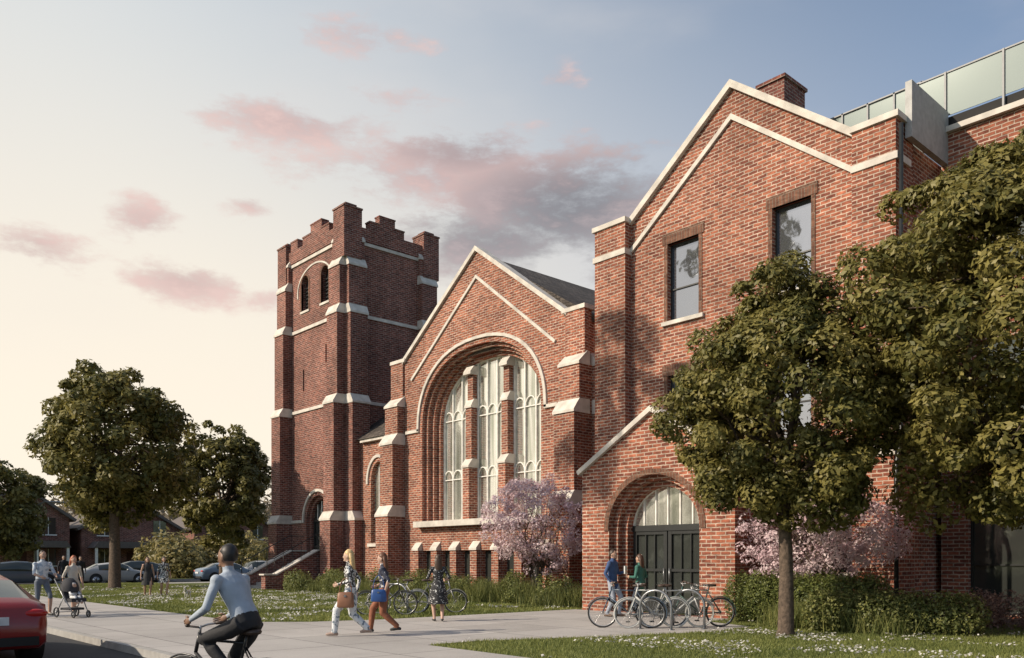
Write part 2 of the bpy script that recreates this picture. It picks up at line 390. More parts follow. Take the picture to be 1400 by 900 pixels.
mb.box((X2-.14,21.3,10.9),(X2+.5,22.5,11.06),S); mb.box((X2-.14,32.9,10.9),(X2+.5,34.1,11.06),S)
for y in(23.5,24.9,26.3,27.7,29.1,30.5,31.9): 
    mb.prism([(X2-.25,1.95),(X2-.25,2.05),(X2+.05,2.4),(X2+.05,1.95)],'y',y-.25,y+.25,S)
mb.obj('stone_trim',E)
mb=MB()
for y in(23.5,24.9,26.3,27.7,29.1,30.5,31.9): mb.box((X2-.2,y-.22,0),(X2+.1,y+.22,1.95),BT)
mb.box((X2-.12,22.5,0),(X2+.1,33.1,.33),BT)
mb.obj('basement_piers',E)
mb=MB()
mb.prism(arch(c,3.45,3.28,7.6,2.75,p=2.25),'x',X2+.95,X2+.98,M['glass_ch'])
for y in(24.2,25.6,27.0,28.4,29.8,31.2): mb.box((X2+.25,y-.42,.35),(X2+.27,y+.42,1.95),M['glass_dk'])
mb.obj('stained_windows',E)
mb=MB(); W=M['wframe']; xt=X2+.86
def ztop(y): 
    q=min(1,abs(y-c)/3.45); return 7.6+2.75*(1-q**2.25)**(1/2.25)
lights=[(c-3.42,c-1.42),(c-.98,c+.98),(c+1.42,c+3.42)]
for a,b_ in lights:
    for k in range(0,4):
        y=a+(b_-a)*k/3; mb.box((xt,y-.028,3.3),(xt+.08,y+.028,ztop(y)),W)
    w=(b_-a)/3
    for zz in(5.2,7.9): 
        mb.box((xt+.01,a,zz-.02),(xt+.07,b_,zz+.02),W)
        for k in range(3):
            cc=a+w*(k+.5)
            pts=[(cc-w/2*math.cos(t*math.pi/8),zz+.02+.42*math.sin(t*math.pi/8)) for t in range(9)]
            mb.band(pts,.04,'x',xt+.005,xt+.075,W)
arch_ring(mb,W,c,3.5,2.8,3.38,2.68,3.3,7.6,'x',xt-.02,xt+.085,p=2.25)
mb.obj('tracery',E)
mb=MB()
for y in(c-1.2,c+1.2):
    mb.box((X2+.36,y-.22,3.28),(X2+.94,y+.22,5.6),BT)
    mb.prism([(X2+.3,5.6),(X2+.3,5.68),(X2+.54,6.0),(X2+.9,6.0),(X2+.9,5.6)],'y',y-.26,y+.26,S)
    mb.box((X2+.52,y-.2,6.0),(X2+.94,y+.2,8.3),BT)
    mb.prism([(X2+.46,8.25),(X2+.46,8.33),(X2+.64,8.65),(X2+.9,8.65),(X2+.9,8.25)],'y',y-.24,y+.24,S)
    mb.box((X2+.62,y-.18,8.6),(X2+.94,y+.18,10.0),BT)
    mb.prism([(X2+.42,9.72),(X2+.42,9.84),(X2+.62,10.1),(X2+.9,10.1),(X2+.9,9.72)],'y',y-.25,y+.25,S)
mb.obj('window_buttresses',E)
mb=MB()
for u0,u1 in((21.3,22.35),(33.05,34.1)):
    buttress(mb,'-x',u0,u1,X2,[(0,3.6,.95),(3.6,7.0,.7),(7.0,8.8,.42)],BT,.5)
    mb.box((X2-.1,u0+.03,9),(X2+.1,u1-.03,10.9),BT)
buttress(mb,'-y',23.3,24.3,21.45,[(0,3.6,.9),(3.6,7.0,.65),(7.0,8.8,.4)],BT,.5)
mb.obj('buttresses',E)
# link bay
mb=MB(); XL=23.45; TB=M['brick_t']
mb.prism(rect(33.9,38.4,0,7.6),'x',XL,XL+.4,BT,[arch(36.0,.7,2.4,5.5,1.0)])
mb.box((XL+.4,33.9,0),(40,38.4,7.5),BT); mb.obj('link_bay_walls',E)
mb=MB(); arch_ring(mb,S,36.0,1.05,1.35,.9,1.2,5.4,5.5,'x',XL-.08,XL+.1); mb.box((XL-.22,33.9,7.55),(XL+.2,37.4,7.7),S); mb.box((XL-.1,35.1,2.2),(XL+.2,36.9,2.36),S); mb.obj('link_trim',E)
mb=MB(); mb.prism(arch(36.0,.72,2.4,5.5,1.02),'x',XL+.25,XL+.27,M['glass_ch'])
for y in(35.75,36.25): mb.box((XL+.2,y-.02,2.4),(XL+.24,y+.02,6.4),W)
mb.obj('link_window',E)
mb=MB(); mb.prism([(XL-.3,7.7),(XL+6,12.3),(XL+6,7.7)],'y',33.96,38.3,M['roof']); mb.obj('link_roof',E)

# TOWER
E=empty('church_tower')
XT=23.0; TY0,TY1=38.4,45.3; TXB=28.6; ZT=18.4
mb=MB()
dc=41.3
holes=[arch(42.75,.4,15.5,17.0,.45,n=12),arch(40.55,.4,15.5,17.0,.45,n=12),arch(dc,1.3,1.55,3.7,1.35),rect(42.85,43.0,11,12.2),rect(40.35,40.5,12.2,13.2),rect(40.3,40.45,7.2,8.2)]
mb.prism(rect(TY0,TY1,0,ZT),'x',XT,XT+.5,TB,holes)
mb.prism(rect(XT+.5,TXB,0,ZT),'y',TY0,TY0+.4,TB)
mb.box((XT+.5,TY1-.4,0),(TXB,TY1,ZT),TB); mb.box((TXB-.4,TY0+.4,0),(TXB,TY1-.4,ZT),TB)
mb.box((XT-.12,TY0,ZT),(XT+.3,TY1,19.1),TB); mb.box((TXB-.3,TY0,ZT),(TXB+.1,TY1,19.1),TB)
mb.box((XT+.3,TY0-.12,ZT),(TXB-.3,TY0+.3,19.1),TB); mb.box((XT+.3,TY1-.3,ZT),(TXB-.3,TY1+.1,19.1),TB)
def merl(x0,x1,y0,y1,h): mb.box((x0,y0,19.1),(x1,y1,h),TB); mb.box((x0-.03,y0-.03,h),(x1+.03,y1+.03,h+.07),TB)
for y0,y1,h in((TY0+1.5,TY0+2.3,19.5),(TY0+2.3,TY0+3.5,19.95),(TY0+3.5,TY0+4.4,19.5),(TY0+5.0,TY0+5.8,19.6)): merl(XT-.12,XT+.3,y0,y1,h); merl(TXB-.3,TXB+.1,y0,y1,h)
for x0,x1,h in((XT+1.4,XT+2.0,19.5),(XT+2.0,XT+3.0,19.95),(XT+3.0,XT+3.6,19.5)): merl(x0,x1,TY0-.12,TY0+.3,h); merl(x0,x1,TY1-.3,TY1+.1,h)
for x0,x1,y0,y1,zt in((XT-.28,XT+.8,TY0-.3,TY0+.8,19.9),(XT-.28,XT+.75,TY1-.8,TY1+.2,19.5),(TXB-.8,TXB+.25,TY0-.3,TY0+.75,19.7),(TXB-.85,TXB+.3,TY1-.85,TY1+.25,19.7)):
    mb.box((x0,y0,17.3),(x1,y1,zt),TB); mb.box((x0-.04,y0-.04,zt),(x1+.04,y1+.04,zt+.08),TB); mb.box((x0+.2,y0+.2,zt+.08),(x1-.2,y1-.2,zt+.28),TB)
mb.obj('tower_walls',E)
mb=MB()
for z in(18.2,14.35,9.8):
    mb.box((XT-.08,TY0+.01,z),(XT+.1,TY1-.01,z+.17),S)
    mb.box((XT+.1,TY0-.08,z),(TXB-.05,TY0+.1,z+.17),S)
mb.box((XT-.08,TY0+.01,3.6),(XT+.1,dc-1.75,3.76),S); mb.box((XT-.08,dc+1.75,3.6),(XT+.1,TY1-.01,3.76),S); mb.box((XT+.1,TY0-.08,3.6),(TXB-.05,TY0+.1,3.76),S)
arch_ring(mb,S,dc,1.68,1.71,1.54,1.57,3.6,3.7,'x',XT-.08,XT+.1)
arch_ring(mb,S,(42.75+40.55)/2,1.95,1.3,1.86,1.21,16.3,16.6,'x',XT-.04,XT+.1)
for yy in(42.75,40.55): mb.box((XT-.06,yy-.5,15.36),(XT+.3,yy+.5,15.48),S)
mb.obj('stone_bands',E)
mb=MB()
st=[(0,3.6,.95),(3.6,9.7,.75),(9.7,14.4,.55),(14.4,16.9,.4),(16.9,18.3,.22)]
buttress(mb,'-x',TY0-.05,TY0+1.0,XT,st,TB,.45); buttress(mb,'-x',TY1-1.0,TY1+.05,XT,st,TB,.45)
buttress(mb,'-y',XT-.05,XT+1.0,TY0,st,TB,.45); buttress(mb,'-y',TXB-1.0,TXB+.05,TY0,st,TB,.45)
buttress(mb,'+y',XT-.05,XT+1.0,TY1,st,TB,.45)
mb.obj('angle_buttresses',E)
mb=MB()
for yy in(42.75,40.55):
    mb.prism(arch(yy,.41,15.5,17.0,.46,n=12),'x',XT+.3,XT+.33,M['dark'])
    for k in range(7): mb.box((XT+.22,yy-.4,15.6+k*.2),(XT+.3,yy+.4,15.66+k*.2),M['frame'])
    arch_ring(mb,M['brick_tan'],yy,.55,.6,.4,.45,15.5,17.0,'x',XT-.02,XT+.1)
for r_ in holes[3:]: 
    mb.box((XT+.25,r_[0][0],r_[0][1]),(XT+.28,r_[1][0],r_[2][1]),M['dark'])
arch_ring(mb,TB,dc,1.35,1.4,1.12,1.15,1.5,3.7,'x',XT+.2,XT+.5)
mb.prism(arch(dc,1.15,1.5,3.7,1.18),'x',XT+.4,XT+.43,M['glass_dk'])
for yy in(dc-1.08,dc-.05,dc+.98): mb.box((XT+.33,yy,1.5),(XT+.39,yy+.1,3.7),M['frame'])
for zz in(1.5,2.2,3.65): mb.box((XT+.34,dc-1.1,zz),(XT+.385,dc+1.1,zz+.1),M['frame'])
for k in range(1,5):
    y=dc-1.1+2.2*k/5; mb.box((XT+.34,y-.02,3.75),(XT+.38,y+.02,3.7+1.1*math.sqrt(1-((y-dc)/1.15)**2)),W)
mb.obj('tower_openings',E)
mb=MB()
SS=M['kerb']
mb.box((XT-.9,dc-1.25,-.01),(XT+.3,dc+1.25,1.5),SS)
for i in range(1,9):
    mb.box((XT-.6-(i+1)*.3,dc-1.25,-.01),(XT-.6-i*.3,dc+1.25,1.5-i*.166),SS)
mb.obj('entrance_steps',E)
mb=MB()
for y0,y1 in((dc-1.7,dc-1.25),(dc+1.25,dc+1.7)):
    mb.prism([(XT-.02,0),(XT-.02,2.0),(XT-.95,2.0),(XT-3.3,.75),(XT-3.9,.75),(XT-3.9,0)],'y',y0,y1,TB)
mb.obj('cheek_walls',E)
mb=MB()
for y0,y1 in((dc-1.7,dc-1.25),(dc+1.25,dc+1.7)):
    mb.band([(XT-4.0,.82),(XT-3.3,.82),(XT-.95,2.07),(XT-.02,2.07)],.07,'y',y0-.04,y1+.04,S)
    ym=(y0+y1)/2
    mb.tube([(XT-3.7,ym,.8),(XT-3.7,ym,1.55),(XT-3.3,ym,1.6),(XT-.95,ym,2.85),(XT-.1,ym,2.85)],.025,M['frame'],6)
    for q in range(6): xx=XT-3.3+q*.5; mb.tube([(xx,ym,.8+(xx-XT+3.3)*.53),(xx,ym,1.6+(xx-XT+3.3)*.53)],.012,M['frame'],5)
mb.obj('copings_and_railings',E)

# ============================================================ GROUND
def slab(name,poly,z0,z1,mat,side=None):
    mb=MB(); mb.prism(poly,'z',z1,z0,mat,mat_side=side); return mb.obj(name)
def sheet(name,poly,z,mat):
    mb=MB(); tr=tessellate_polygon([[Vector((p[0],p[1],0)) for p in poly]]); mb.add([(p[0],p[1],z) for p in poly],[tuple(t) for t in tr],mat)
    o=mb.obj(name,fix=False)
    me=o.data
    if me.polygons[0].normal.z<0: me.flip_normals()
    return o
sheet('ground',[(-1500,-1500),(1500,-1500),(1500,1500),(-1500,1500)],-.14,M['grass'])
sheet('road',[(-5,-200),(5,-200),(5,57.5),(200,57.5),(200,67),(5,67),(5,600),(-5,600)],-.13,M['asphalt'])
slab('lawn',[(5.15,-200),(200,-200),(200,57.35),(5.15,57.35)],-.2,0,M['grass'])
slab('kerb',[(5.0,-200),(5.15,-200),(5.15,57.5),(5.0,57.5)],-.2,.003,M['kerb'])
slab('kerb',[(5.15,57.35),(200,57.35),(200,57.5),(5.15,57.5)],-.2,.003,M['kerb'])
slab('lawn',[(5.15,67.15),(200,67.15),(200,600),(5.15,600)],-.2,0,M['grass'])
slab('kerb',[(5.0,67.0),(200,67.0),(200,67.15),(5,67.15)],-.2,.003,M['kerb'])
sheet('pavement',[(5.15,-200),(9.05,-200),(9.05,57.3),(5.15,57.3)],.006,M['paving'])
path=[(9.05,12.3),(10.2,12.25),(11.6,11.7),(13,11.1),(15.2,10.5),(17.0,10.6),(17.6,12.2),(18.9,12.35),(18.9,18.0),(12.0,18.3),(10.2,18.8),(9.05,19.8)]
sheet('path',path,.007,M['paving'])
sheet('path',[(9.05,40.0),(19.0,40.0),(19.0,42.7),(9.05,42.7)],.007,M['paving'])
sheet('pavement',[(9.05,54.8),(200,54.8),(200,56.9),(9.05,56.9)],.005,M['paving'])
sheet('planting_bed',[(19.2,18.5),(23,18.5),(23,39),(19.2,39)],.008,M['soil'])
sheet('planting_bed',[(17.9,6),(24.3,6),(24.3,12.2),(17.9,12.2)],.008,M['soil'])
mb=MB()
for k in range(-20,40): mb.box((-.08,k*6,-.129),(.08,k*6+3,-.124),M['paint'])
mb.obj('road_markings')

# ============================================================ FOLIAGE
def leaf_object(name,P,Nn,size,cols,mat,parent=None,aspect=.5,jit=.6):
    n=len(P)
    nn=Nn+RNG.normal(0,jit,(n,3)); nn/=np.linalg.norm(nn,axis=1)[:,None]+1e-9
    r=RNG.normal(0,1,(n,3)); a=np.cross(nn,r); a/=np.linalg.norm(a,axis=1)[:,None]+1e-9; b=np.cross(nn,a)
    s=size*RNG.uniform(.6,1.3,(n,1))
    V=np.empty((n,4,3)); V[:,0]=P-a*s; V[:,1]=P+b*s*aspect-nn*s*.15; V[:,2]=P+a*s; V[:,3]=P-b*s*aspect-nn*s*.15
    C=np.ones((n,4,4)); C[:,:,:3]=cols[:,None,:]
    return raw_mesh(name,V.reshape(-1,3),4,C.reshape(-1,4),mat,parent)
def raw_mesh(name,V,k,C,mat,parent=None):
    nv=len(V); nf=nv//k
    me=bpy.data.meshes.new(name); me.vertices.add(nv); me.vertices.foreach_set('co',V.ravel().astype(np.float32))
    me.loops.add(nv); me.loops.foreach_set('vertex_index',np.arange(nv,dtype=np.int32))
    me.polygons.add(nf); me.polygons.foreach_set('loop_start',np.arange(0,nv,k,dtype=np.int32))
    me.update(calc_edges=True)
    at=me.color_attributes.new('col','FLOAT_COLOR','POINT'); at.data.foreach_set('color',C.ravel().astype(np.float32))
    me.materials.append(mat)
    o=bpy.data.objects.new(name,me); COL.objects.link(o)
    if parent: o.parent=parent
    return o
def clumps(centers,rc,nl,outc,cA,cB,hemi=.45):
    k=len(centers); n=k*nl
    C=np.repeat(centers,nl,0); R=np.repeat(rc,nl)[:,None]
    d=RNG.normal(0,1,(n,3)); d/=np.linalg.norm(d,axis=1)[:,None]
    out=C-outc; out/=np.linalg.norm(out,axis=1)[:,None]+1e-9
    d=d+out*hemi+np.array([0,0,.25]); d/=np.linalg.norm(d,axis=1)[:,None]
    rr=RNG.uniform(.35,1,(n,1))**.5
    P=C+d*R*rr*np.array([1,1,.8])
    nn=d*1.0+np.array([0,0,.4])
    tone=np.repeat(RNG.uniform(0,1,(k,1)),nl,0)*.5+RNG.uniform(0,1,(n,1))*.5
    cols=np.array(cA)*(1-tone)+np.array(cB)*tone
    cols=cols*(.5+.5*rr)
    return P,nn,cols
def tree(name,loc,zb,zt,r,n_cl=260,nl=170,leaf=.1,seed=1,trunk=.16,cA=(.035,.045,.012),cB=(.12,.105,.03),mat='leaf',crown_off=(0,0),clr=.2,lobes=9,gap=.0,stems=1,squash=1.0):
    global RNG
    RNG=np.random.default_rng(seed); random.seed(seed)
    E=empty(name,loc)
    cz=(zb+zt)/2; hz_=(zt-zb)/2
    ctr=np.array([crown_off[0],crown_off[1],cz-.08*hz_])
    ld=RNG.normal(0,1,(lobes,3)); ld/=np.linalg.norm(ld,axis=1)[:,None]
    d=RNG.normal(0,1,(n_cl*2,3)); d/=np.linalg.norm(d,axis=1)[:,None]
    lob=np.max(d@ld.T,axis=1)
    f=RNG.uniform(.35,1,len(d))**.45
    rad_=(.76+.24*np.clip((lob-.55)/.45,0,1))*RNG.uniform(.92,1.08,len(d))
    wide=1-.18*np.clip(d[:,2],0,1)**2
    Cn=ctr+d*np.stack([r*wide,r*wide,np.full(len(d),hz_)*squash],1)*(f*rad_)[:,None]*1.0
    keep=Cn[:,2]>zb-.1
    if gap: keep&=(RNG.uniform(0,1,len(d))>gap)
    Cn=Cn[keep][:n_cl]
    rc=RNG.uniform(.6,1.25,len(Cn))*r*clr
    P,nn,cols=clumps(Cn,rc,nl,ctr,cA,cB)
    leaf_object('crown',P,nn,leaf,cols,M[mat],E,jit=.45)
    mb=MB(); bk=M['bark']
    fork=zb+.25*(zt-zb)
    for sidx in range(stems):
        bx=(random.uniform(-.15,.15) if stems>1 else 0); by=(random.uniform(-.15,.15) if stems>1 else 0)
        tp=Vector((crown_off[0]*.6+bx*4,crown_off[1]*.6+by*4,fork))
        if stems>1: tp.z=zb+.1
        pts=[(bx,by,-.05),(bx,by,.12),(bx*1.3+.02,by*1.3,fork*.35),(tp.x*.5-.02,tp.y*.5+.02,fork*.7),tuple(tp)]
        mb.tube(pts,[trunk*1.5,trunk*1.08,trunk*.92,trunk*.82,trunk*.7],bk,10)
        for i in range(int(16/stems)+3):
            t=Cn[random.randrange(len(Cn))]; e=Vector(t)
            st=Vector(tp)*random.uniform(.75,1) if i>2 else Vector(tp)
            mid=(st+e)/2+Vector((random.uniform(-.1,.1)*r,random.uniform(-.1,.1)*r,.08*r))
            mb.tube([st,st.lerp(mid,.6),mid,e],[trunk*.5,trunk*.38,trunk*.25,trunk*.06],bk,6)
            for _ in range(2):
                t2=Vector(Cn[random.randrange(len(Cn))]); 
                if (t2-mid).length<r*1.1: mb.tube([mid,(mid+t2)/2+Vector((0,0,.05*r)),t2],[trunk*.22,trunk*.14,trunk*.04],bk,5)
    mb.obj('trunk_and_limbs',E)
    return E
gA=(.07,.08,.02); gB=(.31,.26,.075)
tree('maple_tree',(15.5,8.9,0),2.15,7.65,2.3,n_cl=330,nl=230,leaf=.062,seed=3,trunk=.15,cA=gA,cB=gB,clr=.175)
tree('maple_tree',(18.0,4.6,0),2.3,10.4,3.3,n_cl=480,nl=230,leaf=.07,seed=11,trunk=.22,cA=gA,cB=gB,clr=.155,crown_off=(-.3,.5))
tree('maple_tree',(14.2,47.0,0),3.3,12.4,4.0,n_cl=320,nl=110,leaf=.15,seed=21,trunk=.3,cA=gA,cB=gB,clr=.17)
tree('maple_tree',(22.9,53.6,0),2.6,10.9,3.4,n_cl=260,nl=100,leaf=.16,seed=31,trunk=.25,cA=gA,cB=gB,clr=.17)
tree('maple_tree',(12.6,68.8,0),1.8,9.3,3.6,n_cl=220,nl=90,leaf=.18,seed=41,trunk=.25,cA=gA,cB=gB)
tree('street_tree',(.2,28.0,-.13),15.5,24.5,3.6,n_cl=110,nl=55,leaf=.17,seed=71,trunk=.3,cA=gA,cB=gB,clr=.17,gap=.2)
pA=(.60,.40,.44); pB=(.88,.77,.78)
tree('cherry_blossom_tree',(20.9,21.9,0),1.1,5.1,2.0,n_cl=210,nl=75,leaf=.052,seed=51,trunk=.07,cA=pA,cB=pB,mat='petal',clr=.16,gap=.05,stems=3)
tree('cherry_blossom_tree',(19.9,10.6,0),1.0,3.45,2.2,n_cl=200,nl=70,leaf=.046,seed=61,trunk=.07,cA=pA,cB=pB,mat='petal',clr=.13,gap=.1,stems=3)

def shrubs(name,specs,n,leaf,cA,cB,mat='leaf',seed=5):
    global RNG; RNG=np.random.default_rng(seed)
    Ps=[];Ns=[];Cs=[]
    for (x,y,z,rx,ry,rz) in specs:
        d=RNG.normal(0,1,(n,3)); d/=np.linalg.norm(d,axis=1)[:,None]
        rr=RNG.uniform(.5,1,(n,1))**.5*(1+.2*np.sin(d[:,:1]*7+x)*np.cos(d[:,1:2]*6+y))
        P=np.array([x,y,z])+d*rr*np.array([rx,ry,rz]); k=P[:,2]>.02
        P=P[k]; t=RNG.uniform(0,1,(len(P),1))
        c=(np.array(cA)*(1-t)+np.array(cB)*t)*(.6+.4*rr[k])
        Ps.append(P);Ns.append((d*.8+np.array([0,0,.4]))[k]);Cs.append(c)
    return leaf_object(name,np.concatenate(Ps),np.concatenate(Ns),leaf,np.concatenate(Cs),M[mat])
random.seed(9)
sp=[]
for i in range(46):
    y=18.9+i*.43+random.uniform(-.2,.2); x=random.uniform(19.4,21.2); h=random.uniform(.35,.75)
    sp.append((x,y,h*.6,random.uniform(.45,.75),random.uniform(.45,.75),h))
shrubs('shrubs',sp,1200,.05,(.06,.085,.022),(.24,.25,.075))
sp=[]
for i in range(12): sp.append((18.15+random.uniform(-.1,.1),8.3+i*.3,.62,.5,.42,.62))
shrubs('hedge',sp,2600,.035,(.05,.075,.018),(.2,.22,.06),seed=8)
sp=[]
for i in range(12): sp.append((16.9+i*.12,9.0-i*.25+random.uniform(-.2,.2),.4,.4,.4,.5))
shrubs('shrubs',sp,1300,.04,(.07,.095,.025),(.26,.26,.085),seed=12)
sp=[(21.0+random.uniform(-1,1.5),5.0+random.uniform(-2.5,3),.3,.6,.6,.55) for i in range(12)]
shrubs('heather_shrubs',sp,1300,.04,(.12,.07,.06),(.30,.2,.16),seed=13)
def tuft_grass(name,specs,n,h,w,cA,cB,seed):
    r=np.random.default_rng(seed); Vs=[];Cs=[]
    for (x,y,R) in specs:
        P=np.stack([x+r.normal(0,R,n),y+r.normal(0,R,n)],1); a=r.uniform(0,6.28,n); hh=h*r.uniform(.4,1.2)*r.uniform(.5,1.2,n)
        V=np.zeros((n,3,3)); dx=np.stack([np.cos(a)*w,np.sin(a)*w],1); V[:,0,:2]=P-dx; V[:,1,:2]=P+dx
        V[:,2,:2]=P+r.normal(0,1,(n,2))*hh[:,None]*.3; V[:,2,2]=hh
        t=r.uniform(0,1,(n,1)); c=np.array(cA)*(1-t)+np.array(cB)*t; C=np.ones((n,3,4)); C[:,:,:3]=c[:,None,:]
        Vs.append(V.reshape(-1,3));Cs.append(C.reshape(-1,4))
    return raw_mesh(name,np.concatenate(Vs),3,np.concatenate(Cs),M['blade'])
tuft_grass('ornamental_grass',[(random.uniform(19.2,20.0),18.6+i*.5,.22) for i in range(38)],360,.8,.012,(.07,.10,.028),(.28,.28,.09),3)
tuft_grass('ornamental_grass',[(17.35+random.uniform(-.2,.3),7.6+i*.28,.2) for i in range(10)],380,.75,.01,(.08,.11,.028),(.28,.28,.09),4)
sp=[]
for i in range(50): sp.append((random.uniform(26,62),random.uniform(69,78),random.uniform(.6,1.8),random.uniform(1.5,3),random.uniform(1.5,3),random.uniform(1.3,2.8)))
shrubs('background_bushes',sp,700,.22,(.11,.11,.04),(.36,.29,.11),seed=14)
sp=[]
for i in range(150):
    a=rad(random.uniform(-8,55)); R_=random.uniform(112,155); h=random.uniform(3.5,7)
    sp.append((R_*math.sin(a),R_*math.cos(a),h*.8,random.uniform(4,7),random.uniform(4,7),h))
shrubs('distant_trees',sp,600,.5,(.14,.12,.08),(.30,.24,.16),seed=15)
sp=[]
for i in range(110):
    a=rad(random.uniform(55,352)); R_=random.uniform(90,130); h=random.uniform(5,9)
    sp.append((R_*math.sin(a),R_*math.cos(a),h*.8,8,8,h))
shrubs('distant_trees',sp,260,.8,(.07,.08,.03),(.18,.16,.06),seed=16)

def in_poly(P,poly):
    x,y=P[:,0],P[:,1]; ins=np.zeros(len(P),bool); n=len(poly)
    for i in range(n):
        x1,y1=poly[i]; x2,y2=poly[(i+1)%n]
        c=((y1>y)!=(y2>y))&(x<(x2-x1)*(y-y1)/(y2-y1+1e-12)+x1); ins^=c
    return ins
def vnoise(P,s,seed):
    r=np.random.default_rng(seed); out=0
    for k in range(5):
        a=r.uniform(0,6.28); f=s*r.uniform(.6,2.2); ph=r.uniform(0,6.28)
        out=out+np.sin(P[:,0]*math.cos(a)*f+P[:,1]*math.sin(a)*f+ph+1.3*np.sin(P[:,1]*f*.7+ph))
    return out/5
def blades(name,xr,yr,n,h,w,seed,excl=path):
    r=np.random.default_rng(seed)
    P=np.stack([r.uniform(*xr,n),r.uniform(*yr,n)],1)
    k=~in_poly(P,excl); P=P[k]; n=len(P)
    a=r.uniform(0,6.28,n); hh=h*r.uniform(.5,1.3,n)*(1+.4*vnoise(P,2.5,seed)); 
    V=np.zeros((n,3,3)); dx=np.cos(a)*w; dy=np.sin(a)*w
    V[:,0,:2]=P-np.stack([dx,dy],1); V[:,1,:2]=P+np.stack([dx,dy],1); V[:,0,2]=V[:,1,2]=-.005
    V[:,2,:2]=P+r.normal(0,1,(n,2))*hh[:,None]*.45; V[:,2,2]=hh
    t=np.clip(.5+.35*vnoise(P,1.1,seed+1)+r.normal(0,.2,n),0,1)[:,None]
    c=np.array((.085,.12,.028))*(1-t)+np.array((.30,.31,.09))*t
    C=np.ones((n,3,4)); C[:,:,:3]=c[:,None,:]
    return raw_mesh(name,V.reshape(-1,3),3,C.reshape(-1,4),M['blade'])
blades('grass',(9.05,22),(-1,12.35),160000,.055,.007,1)
blades('grass',(9.05,19.4),(18,57),150000,.07,.015,2)
def flowers(name,xr,yr,n,seed,size=.022):
    r=np.random.default_rng(seed)
    P=np.stack([r.uniform(*xr,n),r.uniform(*yr,n)],1); m=vnoise(P,1.3,seed)+.5*vnoise(P,3.5,seed+3); k=(m>.15)&~in_poly(P,path); P=P[k]; n=len(P)
    P3=np.concatenate([P,r.uniform(.04,.085,(n,1))],1)
    return leaf_object(name,P3,np.tile([0,0,1.],(n,1)),size,np.tile([.78,.76,.72],(n,1))*r.uniform(.7,1.1,(n,1)),M['petal'],aspect=.9,jit=.4)
flowers('fallen_petals',(9.1,20),(-1,12.3),11000,4,.026)
flowers('fallen_petals',(9.1,19.5),(18.5,50),16000,5,.034)

